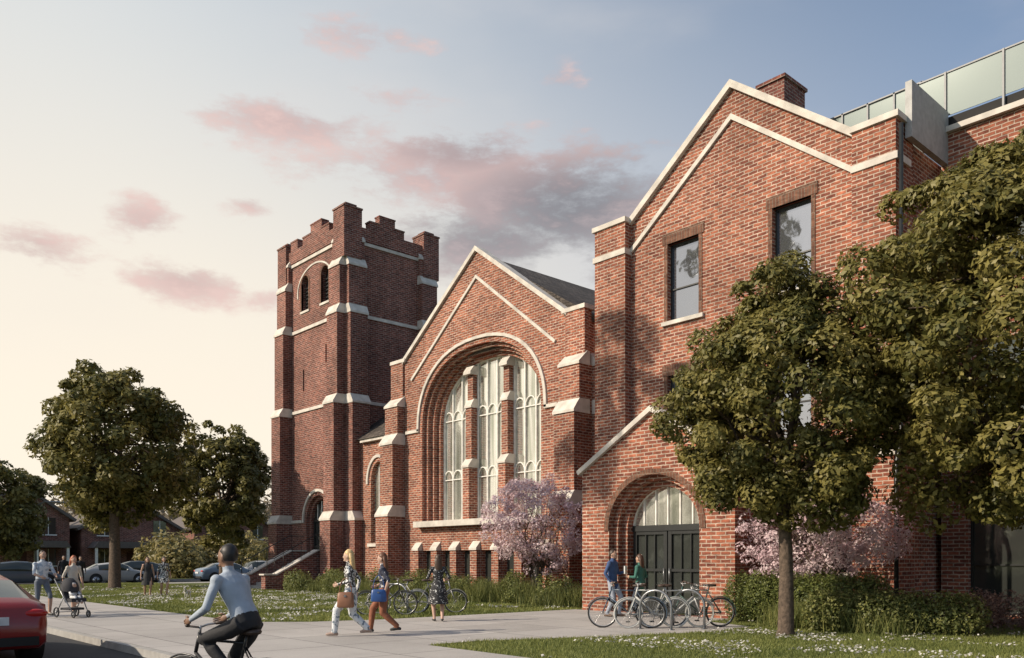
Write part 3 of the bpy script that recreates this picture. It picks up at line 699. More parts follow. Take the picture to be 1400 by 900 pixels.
# ============================================================ PEOPLE
def ik(a,c,l1,l2,pole):
    a=Vector(a);c=Vector(c); d=c-a; L_=d.length
    if L_>(l1+l2)*.998: c=a+d.normalized()*(l1+l2)*.998; d=c-a; L_=d.length
    x=(l1*l1-l2*l2+L_*L_)/(2*L_); h=math.sqrt(max(0,l1*l1-x*x)); u=d.normalized()
    p=Vector(pole); p=(p-u*p.dot(u)).normalized()
    return a+u*x+p*h, c
def person(name,loc,head,H=1.75,pelvis=(0,0,.93),lean=2,ank=((-.1,0,.08),(.1,0,.08)),wr=((-.27,.02,.85),(.27,.02,.85)),
           top=(.3,.3,.3),pants=(.05,.05,.06),skin=(.45,.28,.2),hair=(.03,.02,.015),shoe=(.03,.03,.03),sleeve='long',legs='pants',skirt=None,
           fem=False,longhair=False,vox=.014,loose=1.0,yaw=0,pitch=0,topmat=None,pantmat=None,jacket=False):
    s=H/1.75
    E=empty(name,loc,head,s)
    mT=topmat or cmat('cloth_%d'%len(M),top,var=.12,scale=9,bump=.4); mP=pantmat or cmat('cloth_%d'%len(M),pants,var=.12,scale=9,bump=.4)
    mS=cmat('skin_%.2f'%skin[0],skin,.55,var=.06); mH=cmat('hair_%.3f'%hair[0],hair,.5,var=.35,scale=40); mSh=cmat('shoe_%.2f'%shoe[0],shoe,.5)
    Pv=Vector(pelvis); la=rad(lean); up=Vector((0,math.sin(la),math.cos(la))); fw=Vector((0,math.cos(la),-math.sin(la))); rt=Vector((1,0,0))
    sw=.165 if fem else .19; hw=.095
    segs=[]
    mb=MB(); dm=M['stone']
    if fem: prof=[(-.10,.10,.09),(-.03,.165,.115),(.06,.155,.11),(.17,.122,.088),(.28,.14,.105),(.36,.15,.115),(.44,.155,.09),(.485,.12,.07),(.51,.06,.055)]
    else: prof=[(-.10,.10,.09),(-.03,.155,.11),(.06,.152,.11),(.17,.145,.10),(.28,.165,.112),(.36,.178,.118),(.44,.18,.098),(.49,.14,.075),(.52,.065,.06)]
    if jacket: prof=[(h,a*1.1,b*1.12) for h,a,b in prof]
    rings=[]
    for h,a,b_ in prof:
        cc=Pv+up*h; rings.append([cc+rt*a*math.cos(t*math.pi/8)+fw*b_*math.sin(t*math.pi/8) for t in range(16)])
    mb.loft(rings,dm)
    segs.append(('torso',Pv+up*.08,Pv+up*.46,.14)); segs.append(('pelvis',Pv-up*.1,Pv+up*.03,.14))
    nk=Pv+up*.5; ha=la*.35-rad(pitch); hup=Vector((0,math.sin(ha),math.cos(ha)))
    hc=nk+hup*.165+Vector((0,.02,0))
    mb.tube([nk-up*.03,hc-hup*.03],[.058,.05],dm,12); segs.append(('neck',nk+up*.02,hc-hup*.06,.05))
    hr=Matrix.Rotation(rad(yaw),3,'Z')@Matrix.Rotation(-ha,3,'X')
    def hfn(p):
        q=p.copy()
        if p.z<0: q.x*=1-.28*abs(p.z); 
        if p.z<-.3 and p.y<0: q.y*=.75
        return q
    mb.ell(hc,(.076,.095,.118),dm,18,12,hr,hfn)
    mb.ell(hc+hr@Vector((0,.092,-.012)),(.014,.02,.024),dm,8,6,hr)
    mb.ell(hc+hr@Vector((0,.075,-.085)),(.03,.022,.02),dm,8,6,hr)
    for sx in(-1,1): mb.ell(hc+hr@Vector((sx*.077,-.005,-.01)),(.012,.02,.032),dm,8,6,hr)
    segs.append(('head',hc-hup*.03,hc+hup*.04,.1))
    hands=[]
    for i,sx in enumerate((-1,1)):
        hip=Pv+rt*sx*hw-up*.04; kn,an=ik(hip,ank[i],.435,.425,(sx*.12,1,.0))
        lw=loose
        mb.tube([hip+Vector((0,0,.03)),hip.lerp(kn,.35),kn,kn.lerp(an,.3),an],[.088,.08*lw,.058*lw,.056*lw,.042*(lw if legs=='pants' else .9)],dm,14)
        mb.ell(kn,(.058*lw,)*3,dm,10,7)
        segs.append(('thigh',hip,kn,.07)); segs.append(('shin',kn,an-(an-kn)*.05,.045))
        fd=Vector((sx*.12,1,0)).normalized(); lift=an.z-.08
        rise=-min(.5,lift*2.0) if lift>.03 else 0
        toe=an+fd*.17+Vector((0,0,-.05+rise*.12)); heel=an+fd*-.045+Vector((0,0,-.045))
        mb.tube([heel,an+Vector((0,0,-.035)),an+fd*.09+Vector((0,0,-.042+rise*.06)),toe],[.032,.042,.038,.026],dm,10)
        mb.ell(heel,(.034,.034,.034),dm,8,6)
        segs.append(('foot',heel-Vector((0,0,.02)),toe-Vector((0,0,.02)),.045))
        sh=Pv+up*.435+rt*sx*sw
        el,w=ik(sh,wr[i],.285,.25,(sx*.55,-1,-.25))
        jr=1.15 if jacket else 1
        mb.ell(sh,(.062*jr,.062*jr,.06*jr),dm,10,7)
        mb.tube([Pv+up*.42+rt*sx*.06,sh,sh.lerp(el,.5),el,el.lerp(w,.3),w],[.06,.056*jr,.046*jr,.04*jr,.038*jr,.026*jr],dm,12)
        segs.append(('uarm',sh,el,.045)); segs.append(('farm',el,w,.032))
        f=(w-el).normalized()
        hands.append((w,f,sx))
        pc=w+f*.045
        n_=Vector((-sx,0,0)); n_=(n_-f*n_.dot(f)).normalized(); sd=f.cross(n_)
        R_=Matrix((sd,n_,f)).transposed()
        mb.ell(pc,(.038,.017,.052),dm,10,8,R_)
        segs.append(('hand',w+f*.015,w+f*.09,.03))
    tmp=mb.obj('tmp',fix=True)
    md=tmp.modifiers.new('r','REMESH'); md.mode='VOXEL'; md.voxel_size=vox
    sm=tmp.modifiers.new('s','SMOOTH'); sm.iterations=4; sm.factor=.5
    dg=bpy.context.evaluated_depsgraph_get(); me=bpy.data.meshes.new_from_object(tmp.evaluated_get(dg)); bpy.data.objects.remove(tmp)
    me.materials.clear()
    for m_ in(mT,mP,mS,mSh,mH): me.materials.append(m_)
    nf=len(me.polygons); C=np.empty(nf*3); me.polygons.foreach_get('center',C); C=C.reshape(-1,3)
    D=[]
    for lb,a,b_,r in segs:
        a=np.array(a); b_=np.array(b_); ab=b_-a; t=np.clip(((C-a)@ab)/(ab@ab),0,1); D.append(np.linalg.norm(C-(a+t[:,None]*ab),axis=1)-r)
    idx=np.argmin(np.array(D),0)
    mapm={'torso':0,'pelvis':1,'neck':2,'head':2,'thigh':1 if legs in('pants','shorts') else 2,'shin':1 if legs=='pants' else 2,'foot':3,'uarm':0 if sleeve!='none' else 2,'farm':0 if sleeve=='long' else 2,'hand':2}
    if jacket or skirt: mapm['pelvis']=0
    mi=np.array([mapm[segs[i][0]] for i in idx],dtype=np.int32)
    me.polygons.foreach_set('material_index',mi); me.polygons.foreach_set('use_smooth',np.ones(nf,bool)); me.update()
    o=bpy.data.objects.new('body',me); COL.objects.link(o); o.parent=E
    mb=MB()
    for w,f,sx in hands:
        n_=Vector((-sx,0,0)); n_=(n_-f*n_.dot(f)).normalized(); sd=f.cross(n_)
        if sd.y<0: sd=-sd
        for k,(off,ln) in enumerate(((.027,.065),(.009,.075),(-.009,.07),(-.026,.055))):
            b0=w+f*.082+sd*off
            mb.tube([b0-f*.02,b0,b0+f*ln*.45+n_*.008,b0+f*ln*.75+n_*.026,b0+f*ln*.85+n_*.045],[.009,.009,.0085,.0075,.006],mS,7)
        b0=w+f*.03+sd*.028
        mb.tube([b0,b0+sd*.022+f*.022+n_*.008,b0+sd*.03+f*.05+n_*.018],[.011,.010,.007],mS,7)
    eye=cmat('eye',(.02,.015,.012),.2)
    ew=cmat('eye_white',(.6,.58,.55),.3); lip=cmat('lip',(.3,.1,.09),.5)
    for sx in(-1,1):
        mb.ell(hc+hr@Vector((sx*.03,.083,.006)),(.013,.01,.008),ew,8,6,hr); mb.ell(hc+hr@Vector((sx*.03,.091,.006)),(.006,.004,.006),eye,8,6,hr)
        mb.ell(hc+hr@Vector((sx*.03,.086,.026)),(.018,.008,.004),mH,8,6,hr)
    mb.ell(hc+hr@Vector((0,.084,-.052)),(.024,.01,.008),lip,8,6,hr)
    def hf(p):
        q=p.copy()
        if p.y>.2 and p.z<.25: q.y*=.55
        if p.z<-.5: q.z=-.5+(p.z+.5)*.3
        return q*(1+.03*math.sin(9*p.x+7*p.z))
    mb.ell(hc+hr@Vector((0,-.02,.022)),(.085,.098,.118) if longhair else (.081,.092,.108),mH,18,12,hr,hf)
    if longhair:
        rr=[]
        for z,a,b_,yy in((.05,.088,.06,-.05),(-.04,.095,.055,-.07),(-.14,.10,.05,-.085),(-.24,.085,.035,-.10),(-.32,.05,.02,-.105)):
            cc=hc+hr@Vector((0,yy,0))+Vector((0,0,z)); rr.append([cc+hr@Vector((a*math.cos(t*math.pi/6),b_*math.sin(t*math.pi/6),.012*math.sin(t*2.1+z*30))) for t in range(12)])
        mb.loft(rr,mH)
    if skirt:
        zh,rw,mm=skirt; wz=Pv.z+.14; rr=[]
        for k in range(6):
            q=k/5; z=wz+(zh-wz)*q; a=.13+(rw-.13)*q**.7; b_=.1+(rw*.85-.1)*q**.7
            rr.append([Vector((Pv.x+(a+.012*q*math.sin(t*1.9))*math.cos(t*math.pi/12),Pv.y+(b_+.015*q*math.sin(t*2.6))*math.sin(t*math.pi/12),z)) for t in range(24)])
        mb.loft(rr,mm or mT,caps=False)
    mb.obj('hands_face_hair',E)
    return E,hands
def pattern_mat(name,a,b_,scale,th=.5):
    m,nt,b=mat_new(name); g=N(nt,'ShaderNodeNewGeometry'); v=N(nt,'ShaderNodeTexNoise'); v.inputs['Scale'].default_value=scale; v.inputs['Detail'].default_value=2
    L(nt,g.outputs['Position'],v.inputs['Vector']); r=N(nt,'ShaderNodeValToRGB'); r.color_ramp.interpolation='CONSTANT'
    r.color_ramp.elements[0].color=(*a,1); r.color_ramp.elements[1].color=(*b_,1); r.color_ramp.elements[1].position=th
    L(nt,v.outputs['Fac'],r.inputs['Fac']); L(nt,r.outputs['Color'],b.inputs['Base Color']); b.inputs['Roughness'].default_value=.8
    return m
def handbag(E,c,w,h,d,mat,strap=None):
    mb=MB(); c=Vector(c)
    rings=[]
    for q in(-1,-.85,0,.85,1):
        sc=.8 if abs(q)==1 else 1.0
        ht=1-.12*(q+1)/2
        rings.append([c+Vector((d/2*sc*ht*math.copysign(abs(math.cos(t*math.pi/6))**.5,math.cos(t*math.pi/6)),w/2*sc*ht*math.copysign(abs(math.sin(t*math.pi/6))**.5,math.sin(t*math.pi/6)),h/2*q)) for t in range(12)])
    mb.loft(rings,mat)
    pts=[c+Vector((0,w*.35*math.cos(t*math.pi/8),h/2-.01+(strap or .15)*math.sin(t*math.pi/8))) for t in range(9)]
    mb.tube(pts,.008,mat,6)
    mb.box(tuple(c+Vector((-d/2-.004,-.02,h*.2))),tuple(c+Vector((d/2+.004,.02,h*.32))),M['metal'])
    mb.obj('handbag',E)
LEFT=hz(-.742,.67); 
pm=pattern_mat('mono_print',(.03,.03,.035),(.72,.72,.70),22,.52)
pmp=pattern_mat('light_print',(.62,.64,.66),(.16,.2,.24),16,.58)
E1,_=person('woman',(8.95,14.75,.006),LEFT,1.80,pelvis=(0,0,.90),lean=3,ank=((-.08,.30,.09),(.08,-.33,.14)),wr=((-.2,.2,1.02),(.22,-.08,.86)),
  topmat=pm,pantmat=pmp,hair=(.60,.42,.20),skin=(.55,.36,.26),shoe=(.35,.25,.2),fem=True,longhair=True,loose=1.35,sleeve='long')
handbag(E1,(-.26,.05,.72),.34,.3,.14,cmat('tan_leather',(.24,.11,.06),.5),.28)
E2,_=person('woman',(9.85,14.9,.006),LEFT,1.74,pelvis=(0,0,.90),lean=3,ank=((-.08,-.30,.14),(.08,.30,.09)),wr=((-.24,-.05,.88),(.2,.18,1.0)),
  topmat=pattern_mat('navy_print',(.03,.035,.06),(.6,.6,.6),14,.6),pants=(.25,.09,.045),hair=(.12,.05,.025),skin=(.5,.32,.24),fem=True,longhair=True,loose=1.25,sleeve='short')
handbag(E2,(-.24,.08,.8),.34,.26,.12,cmat('blue_leather',(.03,.09,.28),.4),.3)
dot=pattern_mat('dotted_dress',(.02,.02,.022),(.65,.65,.63),28,.62)
person('woman',(12.7,16.8,.006),hz(.5,.85),1.70,pelvis=(0,0,.92),lean=2,ank=((-.09,.08,.08),(.09,-.12,.09)),wr=((-.18,.2,1.1),(.2,.16,1.05)),
  topmat=dot,skirt=(.45,.27,dot),legs='bare',sleeve='short',hair=(.06,.035,.02),skin=(.5,.31,.23),fem=True,longhair=True)
E4,_=person('man',(17.25,15.05,.006),hz(.3,-.95),1.84,pelvis=(0,0,.93),ank=((-.12,.14,.08),(.12,-.10,.08)),wr=((-.16,.26,1.15),(.24,.06,.9)),lean=1,
  top=(.04,.08,.19),pants=(.33,.36,.42),hair=(.04,.025,.015),jacket=True,shoe=(.12,.07,.04),loose=1.1,pitch=0)
mb=MB(); mb.box((-.2,.3,1.1),(-.05,.33,1.3),cmat('paper',(.7,.7,.68))); mb.obj('papers',E4)
person('woman',(17.65,14.4,.006),hz(-.2,.95),1.72,pelvis=(0,0,.92),ank=((-.1,0,.08),(.1,.08,.08)),wr=((-.15,.25,1.1),(.2,.18,1.0)),
  top=(.035,.13,.10),pants=(.04,.05,.07),hair=(.07,.035,.02),fem=True,longhair=True,jacket=True)
def bicycle(name,loc,head,col=(.03,.03,.03),lean=0,basket=False,tyre=(.02,.02,.02),rim=(.4,.4,.4)):
    E=empty(name,loc,head); E.rotation_euler=(0,rad(lean),head)
    fr=cmat('frame_%.2f_%.2f'%(col[0],col[2]),col,.3,spec=.6); ty=cmat('tyre_%.2f'%tyre[0],tyre,.8); rm=cmat('rim_%.2f'%rim[0],rim,.3,metal=.7)
    sad=cmat('saddle',(.05,.03,.02),.5)
    for nm,y in(('rear_wheel',-.52),('front_wheel',.55)):
        mb=MB(); mb.torus((0,y,.34),.322,.019,ty,'x',40,7); mb.torus((0,y,.34),.30,.010,rm,'x',36,5)
        mb.tube([(-.04,y,.34),(.04,y,.34)],.022,rm,8)
        for k in range(20):
            a=2*math.pi*k/20; sx=.025*(1 if k%2 else -1)
            mb.tube([(sx,y+.02*math.cos(a+1.2),.34+.02*math.sin(a+1.2)),(0,y+.298*math.cos(a),.34+.298*math.sin(a))],.0022,rm,3,caps=False)
        mb.obj(nm,E)
    mb=MB(); bb=(0,-.08,.30); st=(0,-.24,.84); hd=(0,.36,.86); hl=(0,.40,.72); sd=(0,-.265,.93)
    mb.tube([bb,st,sd],[.016,.016,.013],fr); mb.tube([st,hd],.014,fr); mb.tube([bb,hl],.018,fr); mb.tube([(0,.345,.93),hl],.019,fr)
    for sx in(-1,1):
        mb.tube([(sx*.03,-.08,.30),(sx*.055,-.52,.34)],.010,fr); mb.tube([(sx*.015,-.235,.80),(sx*.055,-.52,.34)],.009,fr)
        mb.tube([(sx*.03,.415,.68),(sx*.05,.55,.34)],[.014,.010],fr)
        mb.tube([(0,.345,.98),(sx*.12,.36,1.0),(sx*.27,.26,1.02)],.012,rm); mb.tube([(sx*.19,.31,1.012),(sx*.29,.24,1.022)],.017,sad)
    mb.tube([(0,.345,.9),(0,.335,1.0)],.014,rm)
    mb.obj('frame',E)
    mb=MB()
    rr=[]
    for y,w,h in((-.42,.03,.02),(-.38,.085,.03),(-.3,.08,.035),(-.2,.03,.03),(-.12,.018,.02)): rr.append([Vector((w*math.cos(t*math.pi/5),y,.955+h*math.sin(t*math.pi/5))) for t in range(10)])
    mb.loft(rr,sad); mb.obj('saddle',E)
    mb=MB(); mb.torus((.045,-.08,.30),.09,.006,rm,'x',20,4); mb.torus((.045,-.52,.34),.035,.008,rm,'x',12,4)
    mb.tube([(.045,-.08,.39),(.045,-.52,.378)],.005,M['frame'],4); mb.tube([(.045,-.08,.21),(.045,-.52,.302)],.005,M['frame'],4)
    mb.tube([(.055,-.08,.30),(.06,-.02,.14)],.009,rm,6); mb.tube([(-.055,-.08,.30),(-.06,-.14,.46)],.009,rm,6)
    mb.tube([(-.055,-.08,.3),(.055,-.08,.3)],.02,rm,8)
    mb.box((.06,-.06,.125),(.15,.03,.15),M['frame']); mb.box((-.15,-.18,.45),(-.06,-.09,.475),M['frame'])
    mb.obj('drivetrain',E)
    mb=MB()
    for y,a0,a1 in((-.52,30,200),(.55,20,150)):
        pts=[(0,y+.36*math.cos(rad(a)),.34+.36*math.sin(rad(a))) for a in range(a0,a1,14)]; mb.tube(pts,.012,fr,5)
    mb.obj('mudguards',E)
    if basket:
        mb=MB()
        for z in(.78,.88,.98): 
            w=.13+(z-.78)*.15
            for a,b_ in(((-w,.42,z),(w,.42,z)),((w,.42,z),(w,.68,z)),((w,.68,z),(-w,.68,z)),((-w,.68,z),(-w,.42,z))): mb.tube([a,b_],.006,rm,4)
        for x in(-.13,-.04,.04,.13):
            for y in(.42,.68): mb.tube([(x,y,.78),(x*1.2,y,.98)],.004,rm,4)
        mb.obj('basket',E)
    return E
cl=(3.56,8.25,-.128); ch=hz(-.42,.9)
bicycle('bicycle',cl,ch,(.02,.02,.022))
person('cyclist',cl,ch,1.84,pelvis=(0,-.25,1.01),lean=27,ank=((-.1,-.15,.53),(.1,-.02,.22)),wr=((-.25,.20,1.03),(.25,.20,1.03)),
  top=(.34,.39,.45),pants=(.018,.018,.02),skin=(.22,.125,.08),hair=(.015,.012,.01),shoe=(.05,.04,.035),vox=.011,pitch=12,loose=1.1)
bicycle('bicycle',(14.6,12.3,.007),hz(-.6,.8),(.05,.08,.12),3,rim=(.5,.5,.5))
bicycle('bicycle',(15.0,11.9,.007),hz(-.75,.55),(.55,.55,.52),-3,tyre=(.5,.5,.48))
bicycle('bicycle',(15.45,11.6,.007),hz(.8,-.6),(.45,.45,.44),4,basket=True,tyre=(.45,.45,.42))
bicycle('bicycle',(16.0,11.4,.007),hz(-.7,.6),(.05,.10,.09),-2)
bicycle('bicycle',(13.0,19.6,0),hz(.74,-.67),(.05,.05,.05),3)
bicycle('bicycle',(13.7,20.0,0),hz(-.8,.5),(.4,.4,.38),-3,tyre=(.4,.4,.38))
bicycle('bicycle',(14.6,19.4,0),hz(.74,-.6),(.25,.25,.25),4)
def bike_rack(loc,head):
    mb=MB(); pts=[(0,0,-.02),(0,0,.3)]+[(0,.36-.36*math.cos(t*math.pi/12),.5+.36*math.sin(t*math.pi/12)) for t in range(13)]+[(0,.72,.3),(0,.72,-.02)]
    mb.tube(pts,.028,M['metal'],10); mb.tube([(0,0,0),(0,0,.012)],.08,M['metal']); mb.tube([(0,.72,0),(0,.72,.012)],.08,M['metal']); mb.obj('bicycle_rack',loc=loc,rotz=head)
bike_rack((14.9,11.3,.007),hz(-.3,.9)); bike_rack((15.7,11.0,.007),hz(-.3,.9)); bike_rack((13.6,19.4,0),hz(-.3,.9))
def stroller(loc,head):
    E=empty('baby_stroller',loc,head); fr=M['frame']; mb=MB()
    for x,y,r in((-.27,-.32,.14),(.27,-.32,.14),(-.2,.4,.1),(.2,.4,.1)):
        mb.torus((x,y,r),r-.02,.02,cmat('tyre_0.02',(.02,.02,.02)),'x',20,6); mb.tube([(x-.02,y,r),(x+.02,y,r)],.03,M['metal'])
        for k in range(6): mb.tube([(x,y,r),(x,y+(r-.03)*math.cos(k*1.05),r+(r-.03)*math.sin(k*1.05))],.006,M['metal'],4)
    mb.obj('wheels',E); mb=MB()
    for x in(-.25,.25):
        mb.tube([(x*.8,.4,.12),(x,.0,.55),(x,-.45,1.02)],.014,M['metal']); mb.tube([(x,-.32,.14),(x,.0,.55)],.014,M['metal'])
    mb.tube([(-.25,-.45,1.02),(.25,-.45,1.02)],.018,fr); mb.tube([(-.27,-.32,.14),(.27,-.32,.14)],.01,M['metal']); mb.obj('frame',E)
    mb=MB(); cl_=cmat('stroller_fabric',(.025,.025,.03)); 
    mb.prism([(.32,.42),(.30,.52),(.02,.5),(-.22,.92),(-.28,.88),(-.02,.4)],'x',-.2,.2,cl_)
    rr=[]
    for k in range(7):
        a=rad(-10+k*22); rr.append([Vector((.23*math.cos(t*math.pi/8),-.18+.3*math.sin(t*math.pi/8)*math.cos(a),.72+.34*math.sin(t*math.pi/8)*math.sin(a))) for t in range(9)])
    mb.loft(rr,cl_,caps=False); mb.box((-.2,-.25,.2),(.2,.2,.26),cl_); mb.obj('seat_and_canopy',E)
    mb=MB(); sk=cmat('skin_0.45',(.45,.28,.2)); wt=cmat('child_clothes',(.6,.6,.6))
    mb.ell((0,0,.62),(.1,.09,.15),wt); mb.ell((0,.03,.83),(.075,.08,.09),sk); mb.ell((0,.01,.86),(.08,.08,.08),cmat('child_hat',(.65,.63,.6)))
    for x in(-.06,.06):
        mb.tube([(x,.03,.53),(x,.22,.55),(x,.3,.42)],[.05,.042,.035],wt); mb.ell((x,.33,.4),(.03,.05,.03),sk); mb.tube([(x*1.6,0,.7),(x*2,.12,.62),(x*1.2,.2,.62)],[.035,.03,.025],wt)
    mb.obj('child',E)
stroller((6.35,24.5,.006),hz(.25,-1))
person('man',(5.95,26.0,.006),hz(.2,-1),1.84,lean=5,pelvis=(0,0,.91),ank=((-.1,.22,.08),(.1,-.26,.13)),wr=((-.2,.38,1.02),(.2,.38,1.02)),topmat=pattern_mat('blue_white_shirt',(.35,.42,.5),(.6,.63,.66),12),pants=(.12,.14,.17),legs='shorts',sleeve='short',hair=(.05,.03,.02))
person('woman',(6.9,26.6,.006),hz(.15,-1),1.70,lean=3,pelvis=(0,0,.91),ank=((-.08,-.2,.12),(.08,.2,.08)),top=(.5,.46,.40),legs='bare',skirt=(.5,.24,cmat('beige_skirt',(.40,.36,.3))),sleeve='short',fem=True,longhair=True,hair=(.35,.10,.04))
person('woman',(12.3,36.4,0),hz(-.2,-1),1.68,ank=((-.09,.1,.08),(.09,-.12,.08)),top=(.03,.03,.035),skirt=(.5,.25,cmat('black_skirt',(.03,.03,.03))),legs='bare',sleeve='none',fem=True,longhair=True,hair=(.1,.05,.03),vox=.018)
person('woman',(12.9,36.2,0),hz(-.1,-1),1.70,ank=((-.09,.1,.08),(.09,-.12,.08)),topmat=pm,skirt=(.6,.25,pm),legs='bare',sleeve='short',fem=True,longhair=True,hair=(.03,.02,.015),vox=.018)
def dog(loc,head,s=.42):
    E=empty('small_dog',loc,head,s); mb=MB(); m_=cmat('white_fur',(.6,.57,.52),.9); dk=cmat('dog_nose',(.02,.02,.02))
    rr=[]
    for y,z,a,b_ in((-.42,.62,.06,.07),(-.36,.62,.13,.15),(-.15,.62,.14,.15),(.1,.6,.16,.2),(.28,.62,.15,.19),(.38,.68,.1,.13)): rr.append([Vector((a*math.cos(t*math.pi/6),y,z+b_*math.sin(t*math.pi/6))) for t in range(12)])
    mb.loft(rr,m_); mb.tube([(0,.3,.68),(0,.42,.85),(0,.46,.92)],[.13,.1,.09],m_); mb.ell((0,.5,.97),(.1,.12,.1),m_); mb.tube([(0,.55,.95),(0,.7,.92)],[.06,.04],m_); mb.ell((0,.71,.93),(.022,.02,.02),dk)
    for sx in(-1,1):
        mb.tube([(sx*.06,.47,1.04),(sx*.1,.45,1.15)],[.04,.012],m_); mb.ell((sx*.05,.59,1.0),(.014,.014,.014),dk)
        mb.tube([(sx*.1,.26,.6),(sx*.1,.22,.4),(sx*.1,.26,.2),(sx*.1,.26,.03)],[.08,.055,.04,.04],m_); mb.ell((sx*.1,.3,.03),(.04,.07,.03),m_)
        mb.tube([(sx*.1,-.32,.62),(sx*.11,-.22,.42),(sx*.1,-.4,.24),(sx*.1,-.36,.03)],[.11,.075,.04,.038],m_); mb.ell((sx*.1,-.31,.03),(.04,.07,.03),m_)
    mb.tube([(0,-.4,.7),(0,-.52,.85),(0,-.48,1.0)],[.045,.035,.015],m_); mb.obj('body',E)
dog((12.9,33.6,0),hz(-.6,-.5))
person('man',(13.0,52.0,0),hz(0,-1),1.8,top=(.02,.02,.03),pants=(.02,.02,.03),jacket=True,vox=.02)
person('man',(14.0,52.5,0),hz(0,-1),1.76,top=(.02,.02,.025),pants=(.03,.03,.04),jacket=True,vox=.02)
person('woman',(16.0,53.5,0),hz(1,0),1.7,top=(.6,.58,.55),pants=(.5,.48,.45),fem=True,vox=.02)

# ============================================================ CARS
def car(name,loc,head,col,suv=False,s=1.0):
    E=empty(name,loc,head,s); body=cmat('carpaint_%.2f_%.2f_%.2f'%col,col,.22,spec=.7,var=.02); gl=M['glass_dk']
    k=.12 if suv else 0
    st=[(-2.28,.42,.60,.62,.72,.60),(-2.22,.30,.86,.90,.82,.66),(-2.05,.24,.97,1.02+k,.88,.68),(-1.72,.22,.98,1.08+k*2,.90,.66),(-1.15,.22,.96,1.36+k,.91,.60),(-.3,.2,.94,1.45+k,.92,.60),(.35,.2,.93,1.42+k,.92,.60),(.75,.2,.92,1.28+k,.92,.63),(1.15,.22,.90,1.0+k*.3,.91,.70),(1.7,.24,.84,.88,.89,.66),(2.1,.28,.72,.76,.84,.6),(2.27,.36,.56,.6,.74,.52)]
    mb=MB(); rings=[]
    for y,lo,be,tp,hw,rw in st:
        half=[(hw*.86,lo),(hw*.98,lo+.1),(hw,lo+(be-lo)*.55),(hw*.965,be),(rw+.03,tp-.07 if tp-be>.2 else tp-.02),(rw*.85,tp),(0.0,tp+.015)]
        rings.append([(x,y,z) for x,z in half]+[(-x,y,z) for x,z in half[-2::-1]])
    n=len(rings[0]); vs=[v for r in rings for v in r]
    fb=[];fg=[]
    for i in range(len(rings)-1):
        cabin=(st[i][3]-st[i][2]>.2) and (st[i+1][3]-st[i+1][2]>.2)
        slope=abs(st[i+1][3]-st[i][3])>.12 and min(st[i][2],st[i+1][2])>.85
        for q in range(n):
            q2=(q+1)%n; f=(i*n+q,i*n+q2,(i+1)*n+q2,(i+1)*n+q)
            if q in(3,n-5) and cabin: fg.append(f)
            elif q in(4,5,6,7) and slope: fg.append(f)
            else: fb.append(f)
    fb.append(tuple(reversed(range(n)))); fb.append(tuple((len(rings)-1)*n+q for q in range(n)))
    mb.add(vs,fb,body,True); mb.add(vs,fg,gl,True); mb.obj('body',E,merge=True)
    mb=MB(); ty=cmat('car_tyre',(.018,.018,.018)); rm=cmat('car_rim',(.45,.45,.46),.3,metal=.8)
    for y in(-1.35,1.4):
        for sx in(-1,1):
            mb.tube([(sx*.915,y,.36),(sx*.6,y,.36)],.40,M['dark'],24)
            mb.tube([(sx*.93,y,.32),(sx*.72,y,.32)],.325,ty,24); mb.tube([(sx*.936,y,.32),(sx*.8,y,.32)],.215,rm,18)
            for q in range(5): a=q*1.257; mb.tube([(sx*.94,y,.32),(sx*.94,y+.2*math.cos(a),.32+.2*math.sin(a))],.022,M['frame'],4)
    mb.obj('wheels',E); mb=MB()
    tl=cmat('tail_light',(.45,.015,.012),.15); hl=cmat('head_light',(.7,.72,.72),.1)
    for sx in(-1,1):
        mb.ell((sx*.66,-2.19,.83),(.2,.07,.075),tl); mb.ell((sx*.66,2.12,.64),(.17,.1,.06),hl)
        mb.ell((sx*1.0,.62,.98),(.09,.06,.07),body)
    mb.box((-.27,-2.31,.66),(.27,-2.26,.79),cmat('number_plate',(.6,.6,.6))); mb.box((-.7,-2.31,.32),(.7,-2.2,.46),M['dark'])
    mb.box((-.5,2.2,.36),(.5,2.3,.5),M['dark']); mb.tube([(-.5,-2.3,.3),(-.5,-2.15,.3)],.035,M['metal'])
    mb.obj('lights_and_trim',E); return E
car('red_car',(2.72,17.3,-.13),0,(.22,.015,.013),s=.98)
car('parked_car',(12.6,60.5,-.13),hz(1,0),(.10,.12,.15),True)
car('parked_car',(18.2,60.5,-.13),hz(1,0),(.35,.36,.37))
car('parked_car',(20.8,64.5,-.13),hz(-1,0),(.05,.055,.06),True)
car('parked_car',(26.2,60.5,-.13),hz(1,0),(.14,.19,.25))
car('parked_car',(30.4,64.5,-.13),hz(-1,0),(.4,.4,.4),True)
car('parked_car',(10.6,64.5,-.13),hz(-1,0),(.25,.25,.25))

